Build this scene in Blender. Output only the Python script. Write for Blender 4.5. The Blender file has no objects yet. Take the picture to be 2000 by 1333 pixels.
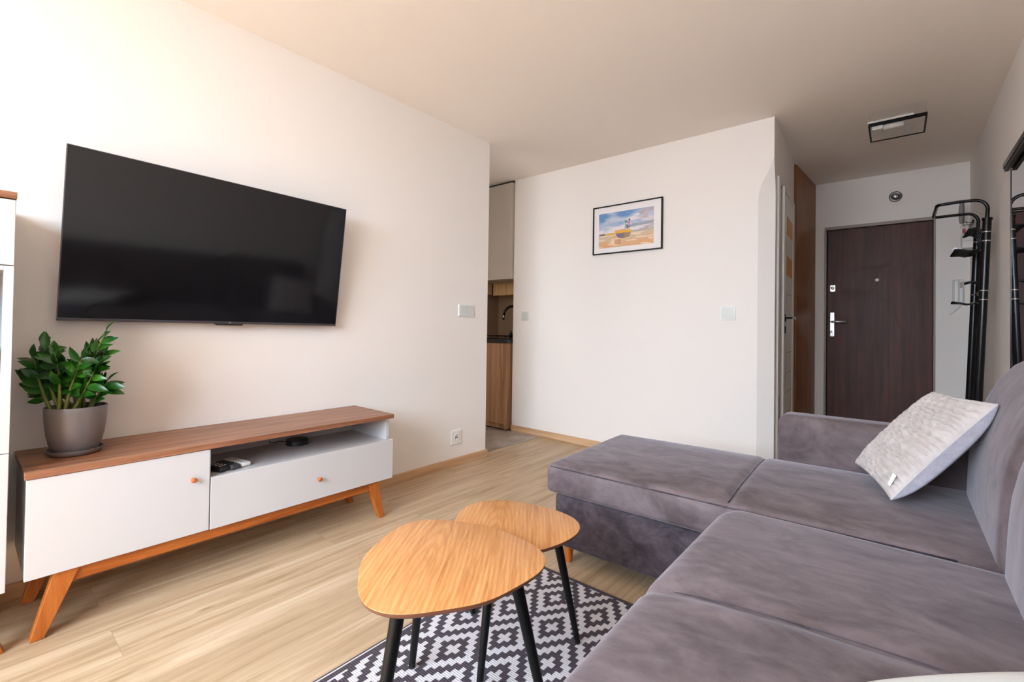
import bpy, math, random
from mathutils import Vector, Matrix, Quaternion, noise

sc = bpy.context.scene
COL = sc.collection
random.seed(7)
PI = math.pi

# ------------------------------------------------------------------ camera
YAW, PITCH, ROLL = math.radians(-39.8265), math.radians(0.7162), math.radians(0.8488)
CAM = Vector((2.5078, 0.0, 1.0348))
FPX, CYPX = 901.27, 627.29
fw = Vector((math.sin(YAW) * math.cos(PITCH), math.cos(YAW) * math.cos(PITCH), math.sin(PITCH)))
rt = Vector((math.cos(YAW), -math.sin(YAW), 0))
up = rt.cross(fw)
rt2 = rt * math.cos(ROLL) + up * math.sin(ROLL)
up2 = -rt * math.sin(ROLL) + up * math.cos(ROLL)
cd = bpy.data.cameras.new('camera')
cam = bpy.data.objects.new('camera', cd)
COL.objects.link(cam)
m3 = Matrix((rt2, up2, -fw)).transposed()
cam.matrix_world = Matrix.Translation(CAM) @ m3.to_4x4()
cd.sensor_width = 36.0
cd.lens = FPX * 36.0 / 2000.0
cd.shift_y = (CYPX - 666.5) / 2000.0
cd.clip_start = 0.02
sc.camera = cam

# ------------------------------------------------------------------ world and light
world = bpy.data.worlds.new('world')
sc.world = world
world.use_nodes = True
wb = world.node_tree.nodes['Background']
wb.inputs[0].default_value = (0.80, 0.84, 0.90, 1)
wb.inputs[1].default_value = 0.5


def area_light(name, loc, rot, sx, sy, power, color):
    ld = bpy.data.lights.new(name, 'AREA')
    ld.shape = 'RECTANGLE'
    ld.size, ld.size_y = sx, sy
    ld.energy = power
    ld.color = color
    o = bpy.data.objects.new(name, ld)
    COL.objects.link(o)
    o.location = loc
    o.rotation_euler = rot
    return o


# daylight entering through the living room window behind the camera
area_light('sky_daylight', (1.45, -4.2, 3.1), (math.radians(90), 0, 0), 7.0, 3.2, 900, (0.74, 0.86, 1.0))
# midday sun: through the window it only reaches the floor right under it, and it lights the added bounce slab outside
sd = bpy.data.lights.new('sun', 'SUN')
sd.energy = 21.0
sd.angle = math.radians(0.6)
sd.color = (1.0, 0.87, 0.73)
sun = bpy.data.objects.new('sun', sd)
COL.objects.link(sun)
sun.rotation_euler = Vector((0.10, 0.50, -0.87)).to_track_quat('-Z', 'Y').to_euler()
# added fill light that brightens the kitchen, hidden behind the television wall
area_light('kitchen_fill', (-0.62, 1.62, 1.5), (math.radians(82), 0, 0), 0.6, 0.8, 3.5, (1.0, 0.97, 0.92))

sc.view_settings.view_transform = 'Standard'
sc.view_settings.look = 'None'
sc.view_settings.gamma = 1
sc.view_settings.use_curve_mapping = False
sc.view_settings.exposure = 1.0
sc.cycles.max_bounces = 14
sc.cycles.diffuse_bounces = 10
sc.cycles.glossy_bounces = 6
sc.cycles.transmission_bounces = 8
sc.cycles.use_denoising = True
sc.cycles.caustics_reflective = False
sc.cycles.caustics_refractive = False


# ------------------------------------------------------------------ materials
def lin(c):
    return tuple(((v / 255) / 12.92 if v / 255 <= 0.04045 else ((v / 255 + 0.055) / 1.055) ** 2.4) for v in c)


class NT:
    def __init__(s, m):
        s.t = m.node_tree
        s.b = s.t.nodes['Principled BSDF']

    def n(s, typ, **kw):
        x = s.t.nodes.new(typ)
        for k, v in kw.items():
            if k.startswith('i_'):
                x.inputs[int(k[2:])].default_value = v
            else:
                setattr(x, k, v)
        return x

    def l(s, a, b):
        s.t.links.new(a, b)

    def math(s, op, a, b=None, c=None):
        x = s.n('ShaderNodeMath', operation=op)
        for i, v in enumerate((a, b, c)):
            if v is None:
                continue
            if isinstance(v, (int, float)):
                x.inputs[i].default_value = v
            else:
                s.l(v, x.inputs[i])
        return x.outputs[0]

    def coord(s):
        return s.n('ShaderNodeTexCoord').outputs['Object']

    def mapping(s, co, scale=(1, 1, 1), rot=(0, 0, 0), loc=(0, 0, 0)):
        x = s.n('ShaderNodeMapping')
        x.inputs['Scale'].default_value = scale
        x.inputs['Rotation'].default_value = rot
        x.inputs['Location'].default_value = loc
        s.l(co, x.inputs[0])
        return x.outputs[0]

    def noise(s, co, scale, detail=3, rough=0.5, dist=0):
        x = s.n('ShaderNodeTexNoise')
        x.inputs['Scale'].default_value = scale
        x.inputs['Detail'].default_value = detail
        x.inputs['Roughness'].default_value = rough
        x.inputs['Distortion'].default_value = dist
        s.l(co, x.inputs[0])
        return x.outputs[0]

    def ramp(s, f, stops):
        x = s.n('ShaderNodeValToRGB')
        e = x.color_ramp.elements
        while len(e) < len(stops):
            e.new(0.5)
        for i, (p, c) in enumerate(stops):
            e[i].position = p
            e[i].color = (*c, 1)
        s.l(f, x.inputs[0])
        return x.outputs[0]

    def mix(s, f, a, b, mode='MIX'):
        x = s.n('ShaderNodeMix', data_type='RGBA', blend_type=mode)
        for i, v in ((0, f), (6, a), (7, b)):
            if isinstance(v, (int, float)):
                x.inputs[i].default_value = v
            elif isinstance(v, tuple):
                x.inputs[i].default_value = (*v, 1)
            else:
                s.l(v, x.inputs[i])
        return x.outputs[2]

    def bump(s, h, strength=0.2, dist=0.01):
        x = s.n('ShaderNodeBump')
        x.inputs['Strength'].default_value = strength
        x.inputs['Distance'].default_value = dist
        s.l(h, x.inputs['Height'])
        s.l(x.outputs[0], s.b.inputs['Normal'])


MATS = {}


def base_mat(name, col=(0.8, 0.8, 0.8), rough=0.5, metal=0.0, spec=0.5, **kw):
    m = bpy.data.materials.new(name)
    m.use_nodes = True
    b = m.node_tree.nodes['Principled BSDF']
    b.inputs['Base Color'].default_value = (*col, 1)
    b.inputs['Roughness'].default_value = rough
    b.inputs['Metallic'].default_value = metal
    b.inputs['Specular IOR Level'].default_value = spec
    for k, v in kw.items():
        b.inputs[k].default_value = v
    MATS[name] = m
    return m


def plaster(name, col):
    m = base_mat(name, col, 0.9, spec=0.2)
    n = NT(m)
    co = n.coord()
    h = n.noise(co, 60, 4, 0.6)
    n.bump(h, 0.05, 0.004)
    f = n.noise(co, 2.5, 3)
    n.l(n.mix(f, tuple(v * 0.985 for v in col), col), n.b.inputs['Base Color'])
    return m


plaster('wall_paint', (0.845, 0.82, 0.795))
plaster('ceiling_paint', (0.90, 0.86, 0.815))

# oak laminate floor, planks along Y
m = base_mat('oak_floor', rough=0.42, spec=0.4)
n = NT(m)
co = n.coord()
sx = n.n('ShaderNodeSeparateXYZ')
n.l(co, sx.inputs[0])
cx = n.n('ShaderNodeCombineXYZ')
n.l(n.math('ADD', sx.outputs[1], 0.94), cx.inputs[0])
n.l(n.math('ADD', sx.outputs[0], 0.092), cx.inputs[1])
br = n.n('ShaderNodeTexBrick')
br.offset = 0.37
br.inputs['Color1'].default_value = (0, 0, 0, 1)
br.inputs['Color2'].default_value = (1, 1, 1, 1)
br.inputs['Mortar'].default_value = (0.5, 0.5, 0.5, 1)
br.inputs['Scale'].default_value = 1
br.inputs['Mortar Size'].default_value = 0.0006
br.inputs['Mortar Smooth'].default_value = 0.1
br.inputs['Brick Width'].default_value = 1.285
br.inputs['Row Height'].default_value = 0.192
n.l(cx.outputs[0], br.inputs[0])
# per plank offset of the grain
off = n.n('ShaderNodeVectorMath', operation='MULTIPLY_ADD')
n.l(br.outputs[0], off.inputs[0])
off.inputs[1].default_value = (13, 7, 3)
n.l(co, off.inputs[2])
g1 = n.noise(n.mapping(off.outputs[0], (26, 1.3, 1)), 1.0, 8, 0.68, 0.5)
g2 = n.noise(n.mapping(off.outputs[0], (110, 4, 1)), 1.0, 3, 0.6)
g3 = n.noise(n.mapping(off.outputs[0], (9, 1.1, 1)), 1.0, 3, 0.5, 1.2)
c1 = n.ramp(g1, [(0.32, lin((150, 124, 94))), (0.5, lin((184, 160, 131))), (0.66, lin((206, 186, 159)))])
c2 = n.mix(n.math('MULTIPLY', g2, 0.30), c1, lin((165, 136, 100)))
c2 = n.mix(n.math('MULTIPLY', n.ramp(g3, [(0.56, (0, 0, 0)), (0.72, (1, 1, 1))]), 0.42), c2, lin((136, 108, 80)))
c3 = n.mix(n.math('MULTIPLY', br.outputs[0], 0.42), c2, lin((168, 144, 114)))
vk = n.n('ShaderNodeTexVoronoi')
vk.inputs['Scale'].default_value = 1.0
n.l(n.mapping(off.outputs[0], (9, 2.6, 1)), vk.inputs[0])
kn = n.ramp(vk.outputs[0], [(0.02, (1, 1, 1)), (0.10, (0, 0, 0))])
c3 = n.mix(n.math('MULTIPLY', kn, 0.6), c3, lin((120, 88, 58)))
c4 = n.mix(n.math('MULTIPLY', br.outputs['Fac'], 0.45), c3, lin((110, 84, 60)))
n.l(c4, n.b.inputs['Base Color'])
n.bump(n.math('SUBTRACT', n.math('MULTIPLY', g1, 0.25), br.outputs['Fac']), 0.15, 0.002)


def wood(name, dark, mid, light, axis='y', scale=1.0, rough=0.4, ring=0.0, rotz=0.0):
    m = base_mat(name, rough=rough, spec=0.4)
    n = NT(m)
    co = n.mapping(n.coord(), (1, 1, 1), (0, 0, rotz))
    s = {'x': (2, 40, 40), 'y': (40, 2, 40), 'z': (40, 40, 2)}[axis]
    s = tuple(v * scale for v in s)
    a = n.noise(n.mapping(co, s), 1.0, 6, 0.62, 0.6)
    s2 = tuple(v * 4 for v in s)
    b = n.noise(n.mapping(co, s2), 1.0, 3, 0.6)
    c = n.ramp(a, [(0.3, lin(dark)), (0.5, lin(mid)), (0.72, lin(light))])
    c = n.mix(n.math('MULTIPLY', b, 0.35), c, lin(dark))
    if ring > 0:
        w = n.n('ShaderNodeTexWave', wave_type='RINGS', rings_direction='Z' if axis != 'z' else 'X')
        w.inputs['Scale'].default_value = ring
        w.inputs['Distortion'].default_value = 3.0
        w.inputs['Detail'].default_value = 3
        w.inputs['Detail Scale'].default_value = 1.5
        rs = {'x': (0.16, 1, 1), 'y': (1, 0.16, 1), 'z': (1, 1, 0.16)}[axis]
        n.l(n.mapping(co, rs, loc=(0.05, 0.02, 0)), w.inputs[0])
        f = n.ramp(w.outputs[1], [(0.35, (0, 0, 0)), (0.8, (1, 1, 1))])
        c = n.mix(n.math('MULTIPLY', f, 0.32), c, lin(dark))
    n.l(c, n.b.inputs['Base Color'])
    n.bump(a, 0.06, 0.002)
    return m


wood('walnut_top', (112, 70, 50), (150, 103, 76), (178, 134, 104), 'y', 1.0, 0.38)
wood('orange_leg_wood', (140, 72, 24), (176, 98, 38), (196, 120, 56), 'z', 0.9, 0.35)
wood('orange_rail_wood', (140, 70, 22), (172, 94, 36), (192, 114, 52), 'y', 0.7, 0.35)
wood('skirting_oak', (180, 142, 104), (206, 170, 132), (220, 188, 152), 'y', 0.5, 0.5)
wood('skirting_oak_x', (180, 142, 104), (206, 170, 132), (220, 188, 152), 'x', 0.5, 0.5)
wood('wardrobe_wood', (108, 64, 30), (144, 94, 52), (164, 114, 70), 'z', 0.7, 0.45)
wood('kitchen_oak', (140, 102, 72), (186, 146, 112), (208, 170, 134), 'z', 0.5, 0.5)
wood('kitchen_wall_oak', (196, 156, 108), (216, 180, 132), (226, 194, 148), 'z', 0.6, 0.5)
wood('table_oak', (166, 108, 58), (202, 146, 90), (216, 166, 112), 'y', 2.4, 0.36, ring=26, rotz=math.radians(-36))
base_mat('table_edge', lin((112, 68, 44)), 0.5)
wood('knob_wood', (170, 90, 45), (190, 110, 60), (200, 120, 70), 'x', 1, 0.4)

base_mat('white_lacquer', (0.55, 0.55, 0.56), 0.35)
base_mat('white_door', (0.80, 0.79, 0.77), 0.35)
base_mat('cream_upper', (0.54, 0.50, 0.45), 0.4)
base_mat('white_plastic', (0.80, 0.81, 0.80), 0.3)
base_mat('grey_switch', (0.62, 0.66, 0.64), 0.2)
base_mat('black_metal', (0.004, 0.004, 0.005), 0.22, spec=0.3)
base_mat('black_paint_wood', (0.003, 0.003, 0.003), 0.4, spec=0.25)
base_mat('black_plastic', (0.012, 0.011, 0.012), 0.45)
base_mat('dark_grey_plastic', (0.05, 0.05, 0.055), 0.45)
base_mat('chrome', (0.75, 0.75, 0.76), 0.18, 1.0)
base_mat('brushed_steel', (0.72, 0.72, 0.73), 0.32, 1.0)
base_mat('bezel', (0.12, 0.115, 0.13), 0.35, 0.7)
base_mat('tv_screen', (0.004, 0.004, 0.005), 0.09, spec=0.48)
base_mat('mirror_glass', (0.80, 0.80, 0.80), 0.01, 1.0)
base_mat('pot_glaze', lin((112, 106, 106)), 0.38, spec=0.5)
base_mat('soil', (0.02, 0.014, 0.01), 0.95)
base_mat('black_worktop', (0.035, 0.034, 0.036), 0.35)
base_mat('plinth_black', (0.01, 0.01, 0.01), 0.6)
base_mat('backsplash', lin((168, 142, 118)), 0.3)
base_mat('passepartout', (0.84, 0.82, 0.83), 0.7)
base_mat('orange_glass', lin((214, 150, 80)), 0.4)
base_mat('groove', (0.42, 0.40, 0.37), 0.6)
base_mat('grey_frame', lin((150, 138, 128)), 0.45)
base_mat('vent_metal', (0.22, 0.20, 0.19), 0.3, 0.9)
base_mat('bounce_beige', (0.50, 0.44, 0.36), 0.8)  # for the added slab that bounces sunlight in through the window
base_mat('label_white', (0.85, 0.84, 0.8), 0.7)
base_mat('red_tag', (0.45, 0.03, 0.05), 0.5)
base_mat('lamp_white', (0.8, 0.79, 0.76), 0.4)
base_mat('leather_grey', (0.30, 0.29, 0.28), 0.6)

m = base_mat('clear_glass', (0.95, 1, 0.98), 0.02)
n = NT(m)
tr_, gl_, mx_ = n.n('ShaderNodeBsdfTransparent'), n.n('ShaderNodeBsdfGlossy'), n.n('ShaderNodeMixShader')
gl_.inputs['Roughness'].default_value = 0.02
mx_.inputs[0].default_value = 0.06
n.l(tr_.outputs[0], mx_.inputs[1])
n.l(gl_.outputs[0], mx_.inputs[2])
n.l(mx_.outputs[0], n.t.nodes['Material Output'].inputs[0])
m = base_mat('shelf_glass', (0.45, 0.9, 0.78), 0.03, **{'Transmission Weight': 0.85, 'IOR': 1.3})

# kitchen floor tiles
m = base_mat('grey_tile', rough=0.45)
n = NT(m)
co = n.coord()
f = n.noise(co, 6, 5, 0.6, 0.4)
c = n.ramp(f, [(0.3, lin((150, 138, 128))), (0.7, lin((182, 172, 164)))])
br = n.n('ShaderNodeTexBrick')
br.offset = 0.0
br.inputs['Mortar Size'].default_value = 0.002
br.inputs['Brick Width'].default_value = 0.6
br.inputs['Row Height'].default_value = 0.6
br.inputs['Scale'].default_value = 1
n.l(co, br.inputs[0])
n.l(n.mix(br.outputs['Fac'], c, lin((120, 112, 106))), n.b.inputs['Base Color'])

# entrance door: dark brown embossed leatherette
m = base_mat('brown_door', rough=0.48, spec=0.35)
n = NT(m)
co = n.coord()
f = n.noise(n.mapping(co, (30, 30, 1.5)), 1.0, 4, 0.6)
c = n.ramp(f, [(0.3, lin((58, 30, 26))), (0.7, lin((90, 52, 46)))])
n.l(c, n.b.inputs['Base Color'])
v = n.n('ShaderNodeTexVoronoi', feature='DISTANCE_TO_EDGE')
v.inputs['Scale'].default_value = 62
dd = n.noise(co, 5, 2)
va = n.n('ShaderNodeVectorMath', operation='ADD')
n.l(co, va.inputs[0])
n.l(dd, va.inputs[1])
n.l(va.outputs[0], v.inputs[0])
n.bump(v.outputs[0], 0.35, 0.002)


def velvet(name, dark, light, sc_=1.0):
    m = base_mat(name, rough=0.75, spec=0.15)
    n = NT(m)
    co = n.coord()
    a = n.noise(n.mapping(co, (4.5 * sc_, 8 * sc_, 6 * sc_)), 1.0, 5, 0.62, 0.9)
    b = n.noise(n.mapping(co, (16 * sc_, 26 * sc_, 20 * sc_)), 1.0, 4, 0.6, 0.5)
    d = n.noise(co, 900, 1)
    f = n.math('ADD', n.math('MULTIPLY', a, 0.72), n.math('MULTIPLY', b, 0.28))
    c = n.ramp(f, [(0.36, lin(dark)), (0.5, tuple((x + y) / 2 for x, y in zip(lin(dark), lin(light)))), (0.64, lin(light))])
    n.l(c, n.b.inputs['Base Color'])
    n.b.inputs['Sheen Weight'].default_value = 0.35
    n.b.inputs['Sheen Roughness'].default_value = 0.35
    n.b.inputs['Sheen Tint'].default_value = (0.85, 0.82, 0.9, 1)
    n.bump(n.math('ADD', n.math('MULTIPLY', d, 0.25), f), 0.12, 0.006)
    return m


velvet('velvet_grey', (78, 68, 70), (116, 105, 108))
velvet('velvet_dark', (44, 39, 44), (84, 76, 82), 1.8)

# scatter pillow front: pale pleated cloth; back: blue-grey velvet
m = base_mat('pleated_cloth', lin((205, 195, 188)), 0.8, spec=0.15)
n = NT(m)
co = n.coord()
n.l(n.mix(n.noise(co, 40, 3), lin((178, 170, 168)), lin((206, 200, 199))), n.b.inputs['Base Color'])
n.b.inputs['Sheen Weight'].default_value = 0.2
m = base_mat('pale_velvet', lin((176, 176, 186)), 0.7, spec=0.15)
n = NT(m)
co = n.coord()
n.l(n.mix(n.noise(co, 45, 4, 0.7), lin((118, 118, 132)), lin((166, 166, 178))), n.b.inputs['Base Color'])
n.b.inputs['Sheen Weight'].default_value = 0.3
m = base_mat('white_cloth', (0.62, 0.65, 0.65), 0.8, spec=0.15)
n = NT(m)
n.bump(n.noise(n.coord(), 300, 2), 0.1, 0.002)

# rug: stepped diamonds woven in pale grey on charcoal
m = base_mat('rug_weave', rough=0.8, spec=0.15)
n = NT(m)
co = n.coord()
s = n.n('ShaderNodeSeparateXYZ')
n.l(co, s.inputs[0])
UX, UY = 0.176 / 12, 0.2965 / 14
ix = n.math('ROUND', n.math('DIVIDE', n.math('SUBTRACT', s.outputs[0], 1.603 - 12 * 0.176), UX))
iy = n.math('ROUND', n.math('DIVIDE', n.math('SUBTRACT', s.outputs[1], 1.323 - 12 * 0.2965), UY))
px = n.math('PINGPONG', ix, 6.0)
py = n.math('PINGPONG', iy, 7.0)
d1 = n.math('ADD', px, py)
d = n.math('MINIMUM', d1, n.math('SUBTRACT', 13.0, d1))
w1 = n.math('LESS_THAN', d, 1.5)
w2 = n.math('LESS_THAN', n.math('ABSOLUTE', n.math('SUBTRACT', d, 4.5)), 0.9)
wh = n.math('MAXIMUM', w1, w2)
# border
RX0, RX1, RY0, RY1 = 1.222, 2.42, -0.20, 1.632
ex = n.math('MINIMUM', n.math('SUBTRACT', s.outputs[0], RX0), n.math('SUBTRACT', RX1, s.outputs[0]))
ey = n.math('MINIMUM', n.math('SUBTRACT', s.outputs[1], RY0), n.math('SUBTRACT', RY1, s.outputs[1]))
inb = n.math('MULTIPLY', n.math('GREATER_THAN', ex, 0.030), n.math('GREATER_THAN', ey, 0.018))
line = n.math('LESS_THAN', n.math('ABSOLUTE', n.math('SUBTRACT', ex, 0.009)), 0.0025)
fac = n.math('MAXIMUM', n.math('MULTIPLY', wh, inb), line)
wn = n.noise(n.mapping(co, (90, 500, 1)), 1.0, 2)
light_c = n.mix(wn, lin((176, 172, 176)), lin((222, 218, 222)))
dark_c = n.mix(wn, lin((62, 56, 62)), lin((86, 78, 84)))
n.l(n.mix(fac, dark_c, light_c), n.b.inputs['Base Color'])
wv = n.n('ShaderNodeTexWave', wave_type='BANDS', bands_direction='Y')
wv.inputs['Scale'].default_value = 45
n.l(co, wv.inputs[0])
n.bump(n.math('ADD', wv.outputs[1], n.math('MULTIPLY', wn, 0.5)), 0.3, 0.002)

# leaves and stems
m = base_mat('leaf_green', rough=0.28, spec=0.5)
n = NT(m)
co = n.coord()
n.l(n.ramp(n.noise(co, 9, 3), [(0.3, lin((10, 44, 10))), (0.5, lin((24, 78, 18))), (0.72, lin((66, 128, 36)))]), n.b.inputs['Base Color'])
m = base_mat('stem_green', rough=0.45)
n = NT(m)
co = n.coord()
n.l(n.mix(n.noise(co, 30, 3), lin((66, 84, 26)), lin((128, 132, 66))), n.b.inputs['Base Color'])

# photograph of boats on a beach: colours stored per point of the print
m = base_mat('photo_print', rough=0.35)
n = NT(m)
at = n.n('ShaderNodeAttribute', attribute_name='print_colour')
n.l(at.outputs['Color'], n.b.inputs['Base Color'])


# ------------------------------------------------------------------ mesh builder
class MB:
    def __init__(s):
        s.v, s.f, s.mi, s.cur = [], [], [], 0

    def mat(s, i):
        s.cur = i
        return s

    def add(s, vs, fs):
        o = len(s.v)
        s.v += [Vector(v) for v in vs]
        for f in fs:
            s.f.append([i + o for i in f])
            s.mi.append(s.cur)
        return s

    def box(s, lo, hi, tf=None):
        x0, y0, z0 = lo
        x1, y1, z1 = hi
        vs = [Vector(p) for p in ((x0, y0, z0), (x1, y0, z0), (x1, y1, z0), (x0, y1, z0), (x0, y0, z1), (x1, y0, z1), (x1, y1, z1), (x0, y1, z1))]
        if tf:
            vs = [tf(v) for v in vs]
        return s.add(vs, [(0, 3, 2, 1), (4, 5, 6, 7), (0, 1, 5, 4), (1, 2, 6, 5), (2, 3, 7, 6), (3, 0, 4, 7)])

    def hexa(s, pts):
        return s.add(pts, [(0, 3, 2, 1), (4, 5, 6, 7), (0, 1, 5, 4), (1, 2, 6, 5), (2, 3, 7, 6), (3, 0, 4, 7)])

    def prism(s, poly, z0, z1):
        k = len(poly)
        vs = [(x, y, z0) for x, y in poly] + [(x, y, z1) for x, y in poly]
        fs = [list(range(k))[::-1], list(range(k, 2 * k))]
        fs += [(i, (i + 1) % k, k + (i + 1) % k, k + i) for i in range(k)]
        return s.add(vs, fs)

    def tube(s, pts, r, seg=12, cap=True, closed=False):
        pts = [Vector(p) for p in pts]
        k = len(pts)
        rs = r if isinstance(r, (list, tuple)) else [r] * k
        tang = []
        for i in range(k):
            a = pts[(i - 1) % k] if (closed or i > 0) else pts[0]
            b = pts[(i + 1) % k] if (closed or i < k - 1) else pts[-1]
            tang.append((b - a).normalized())
        ref = Vector((0, 0, 1)) if abs(tang[0].z) < 0.9 else Vector((1, 0, 0))
        nrm = tang[0].cross(ref).normalized()
        vs, fs = [], []
        for i in range(k):
            if i:
                q = tang[i - 1].rotation_difference(tang[i])
                nrm = (q @ nrm).normalized()
            bn = tang[i].cross(nrm)
            for j in range(seg):
                a = 2 * PI * j / seg
                vs.append(pts[i] + (nrm * math.cos(a) + bn * math.sin(a)) * rs[i])
        rng = k if closed else k - 1
        for i in range(rng):
            for j in range(seg):
                a, b = i * seg + j, i * seg + (j + 1) % seg
                c, d_ = ((i + 1) % k) * seg + (j + 1) % seg, ((i + 1) % k) * seg + j
                fs.append((a, b, c, d_))
        if cap and not closed:
            fs.append(tuple(range(seg))[::-1])
            fs.append(tuple(range((k - 1) * seg, k * seg)))
        return s.add(vs, fs)

    def lathe(s, prof, c, seg=48, axis='z'):
        c = Vector(c)
        vs, fs = [], []
        k = len(prof)
        for r, h in prof:
            for j in range(seg):
                a = 2 * PI * j / seg
                p = (r * math.cos(a), r * math.sin(a), h)
                if axis == 'x':
                    p = (p[2], p[0], p[1])
                elif axis == 'y':
                    p = (p[1], p[2], p[0])
                vs.append(c + Vector(p))
        for i in range(k - 1):
            for j in range(seg):
                fs.append((i * seg + j, i * seg + (j + 1) % seg, (i + 1) * seg + (j + 1) % seg, (i + 1) * seg + j))
        if prof[0][0] > 1e-6:
            fs.append(tuple(range(seg))[::-1])
        if prof[-1][0] > 1e-6:
            fs.append(tuple(range((k - 1) * seg, k * seg)))
        return s.add(vs, fs)

    def rbox(s, lo, hi, r, n_in=(10, 10, 3), bulge=0.0, side=0.0, tf=None, wob=0.0):
        lo, hi = Vector(lo), Vector(hi)

        def axis(a, b, k):
            e = [a + r * t for t in (0, 0.15, 0.4, 0.7, 1)]
            f_ = [b - r * t for t in (1, 0.7, 0.4, 0.15, 0)]
            mid = [a + r + (b - a - 2 * r) * i / k for i in range(1, k)]
            return e + mid + f_
        ax = [axis(lo[i], hi[i], n_in[i]) for i in range(3)]
        idx = {}
        vs, fs = [], []

        def vid(i, j, k):
            key = (i, j, k)
            if key in idx:
                return idx[key]
            p = Vector((ax[0][i], ax[1][j], ax[2][k]))
            q = Vector([min(max(p[t], lo[t] + r), hi[t] - r) for t in range(3)])
            dv = p - q
            if dv.length > 1e-9:
                mx = max(abs(t) for t in dv)
                p = q + dv.normalized() * mx
            u = (p.x - lo.x) / (hi.x - lo.x) * 2 - 1
            w = (p.y - lo.y) / (hi.y - lo.y) * 2 - 1
            h = (p.z - lo.z) / (hi.z - lo.z)
            p.z += bulge * max(0, h) * (1 - abs(u) ** 3) * (1 - abs(w) ** 3)
            if side:
                sh = math.sin(PI * min(max(h, 0), 1))
                if u < -0.999 or dv.x < 0:
                    p.x -= side * sh * (1 - w * w) * min(1, -dv.x / r)
                if dv.x > 0:
                    p.x += side * sh * (1 - w * w) * min(1, dv.x / r)
                if dv.y < 0:
                    p.y -= side * sh * (1 - u * u) * min(1, -dv.y / r)
                if dv.y > 0:
                    p.y += side * sh * (1 - u * u) * min(1, dv.y / r)
            if wob:
                p.z += wob * noise.noise(p * 5.0) * max(0, h)
            if tf:
                p = tf(p)
            idx[key] = len(vs)
            vs.append(p)
            return idx[key]
        N = [len(a) for a in ax]
        for i in range(N[0] - 1):
            for j in range(N[1] - 1):
                fs.append((vid(i, j, 0), vid(i, j + 1, 0), vid(i + 1, j + 1, 0), vid(i + 1, j, 0)))
                k = N[2] - 1
                fs.append((vid(i, j, k), vid(i + 1, j, k), vid(i + 1, j + 1, k), vid(i, j + 1, k)))
        for i in range(N[0] - 1):
            for k in range(N[2] - 1):
                fs.append((vid(i, 0, k), vid(i + 1, 0, k), vid(i + 1, 0, k + 1), vid(i, 0, k + 1)))
                j = N[1] - 1
                fs.append((vid(i, j, k), vid(i, j, k + 1), vid(i + 1, j, k + 1), vid(i + 1, j, k)))
        for j in range(N[1] - 1):
            for k in range(N[2] - 1):
                fs.append((vid(0, j, k), vid(0, j, k + 1), vid(0, j + 1, k + 1), vid(0, j + 1, k)))
                i = N[0] - 1
                fs.append((vid(i, j, k), vid(i, j + 1, k), vid(i, j + 1, k + 1), vid(i, j, k + 1)))
        return s.add(vs, fs)

    def build(s, name, mats, parent=None, smooth=False, bevel=0.0, origin=None, auto=None):
        if isinstance(mats, str):
            mats = [mats]
        org = Vector(origin) if origin is not None else (ORG[parent.name] if parent else Vector((0, 0, 0)))
        me = bpy.data.meshes.new(name)
        me.from_pydata([tuple(v - org) for v in s.v], [], [list(f) for f in s.f])
        for mt in mats:
            me.materials.append(MATS[mt])
        me.polygons.foreach_set('material_index', s.mi)
        me.validate()
        me.update()
        if smooth:
            me.polygons.foreach_set('use_smooth', [True] * len(me.polygons))
        if auto:
            me.polygons.foreach_set('use_smooth', [True] * len(me.polygons))
            me.set_sharp_from_angle(angle=math.radians(auto))
        o = bpy.data.objects.new(name, me)
        COL.objects.link(o)
        if parent:
            o.parent = parent
        else:
            o.location = org
        ORG[o.name] = org
        if bevel:
            b = o.modifiers.new('bevel', 'BEVEL')
            b.width = bevel
            b.segments = 2
            b.limit_method = 'ANGLE'
        return o


ORG = {}


def thing(name, label, cat, loc, group=None):
    o = bpy.data.objects.new(name, None)
    o.empty_display_size = 0.05
    COL.objects.link(o)
    o.location = loc
    ORG[o.name] = Vector(loc)
    o['label'] = label
    o['category'] = cat
    if group:
        o['group'] = group
    return o


def tag(o, label, cat, group=None):
    o['label'] = label
    o['category'] = cat
    if group:
        o['group'] = group
    return o


def struct(o, label=None):
    o['kind'] = 'structure'
    if label:
        o['label'] = label
    return o


def boxo(name, lo, hi, mat, parent=None, bevel=0.0, origin=None):
    return MB().box(lo, hi).build(name, mat, parent, bevel=bevel, origin=origin)


# ------------------------------------------------------------------ room shell
H = 2.5
TVY = 2.698          # end of the television wall
B = 3.546            # plane of the wall with the framed picture
E = 5.482            # entrance wall
XR = 2.983           # right wall
BACK = -1.40


def hx(y):           # hallway side wall runs slightly askew
    return 1.862 - 0.045 * (y - B)


fl = MB().add([(-0.08, BACK, 0), (XR, BACK, 0), (XR, E, 0), (-0.08, E, 0), (-0.08, BACK, -0.05), (XR, BACK, -0.05), (XR, E, -0.05), (-0.08, E, -0.05)],
              [(0, 1, 2, 3), (7, 6, 5, 4), (0, 4, 5, 1), (1, 5, 6, 2), (2, 6, 7, 3), (3, 7, 4, 0)]).build('floor', 'oak_floor')
struct(fl, 'pale oak laminate plank floor of the living room')
struct(boxo('floor_2', (-1.30, 1.45, -0.05), (-0.0805, 4.25, 0.0), 'grey_tile'), 'grey tiled kitchen floor past the television wall')
struct(boxo('ceiling', (-1.30, BACK, H), (XR + 0.1, E + 0.1, H + 0.08), 'ceiling_paint'), 'warm white painted ceiling')
struct(boxo('wall_left', (-0.08, BACK, 0), (0.0, TVY, H), 'wall_paint'), 'white wall carrying the television')
struct(boxo('wall_right', (XR, BACK, 0), (XR + 0.1, E + 0.1, H), 'wall_paint'), 'white wall behind the sofa and mirror')
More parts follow.
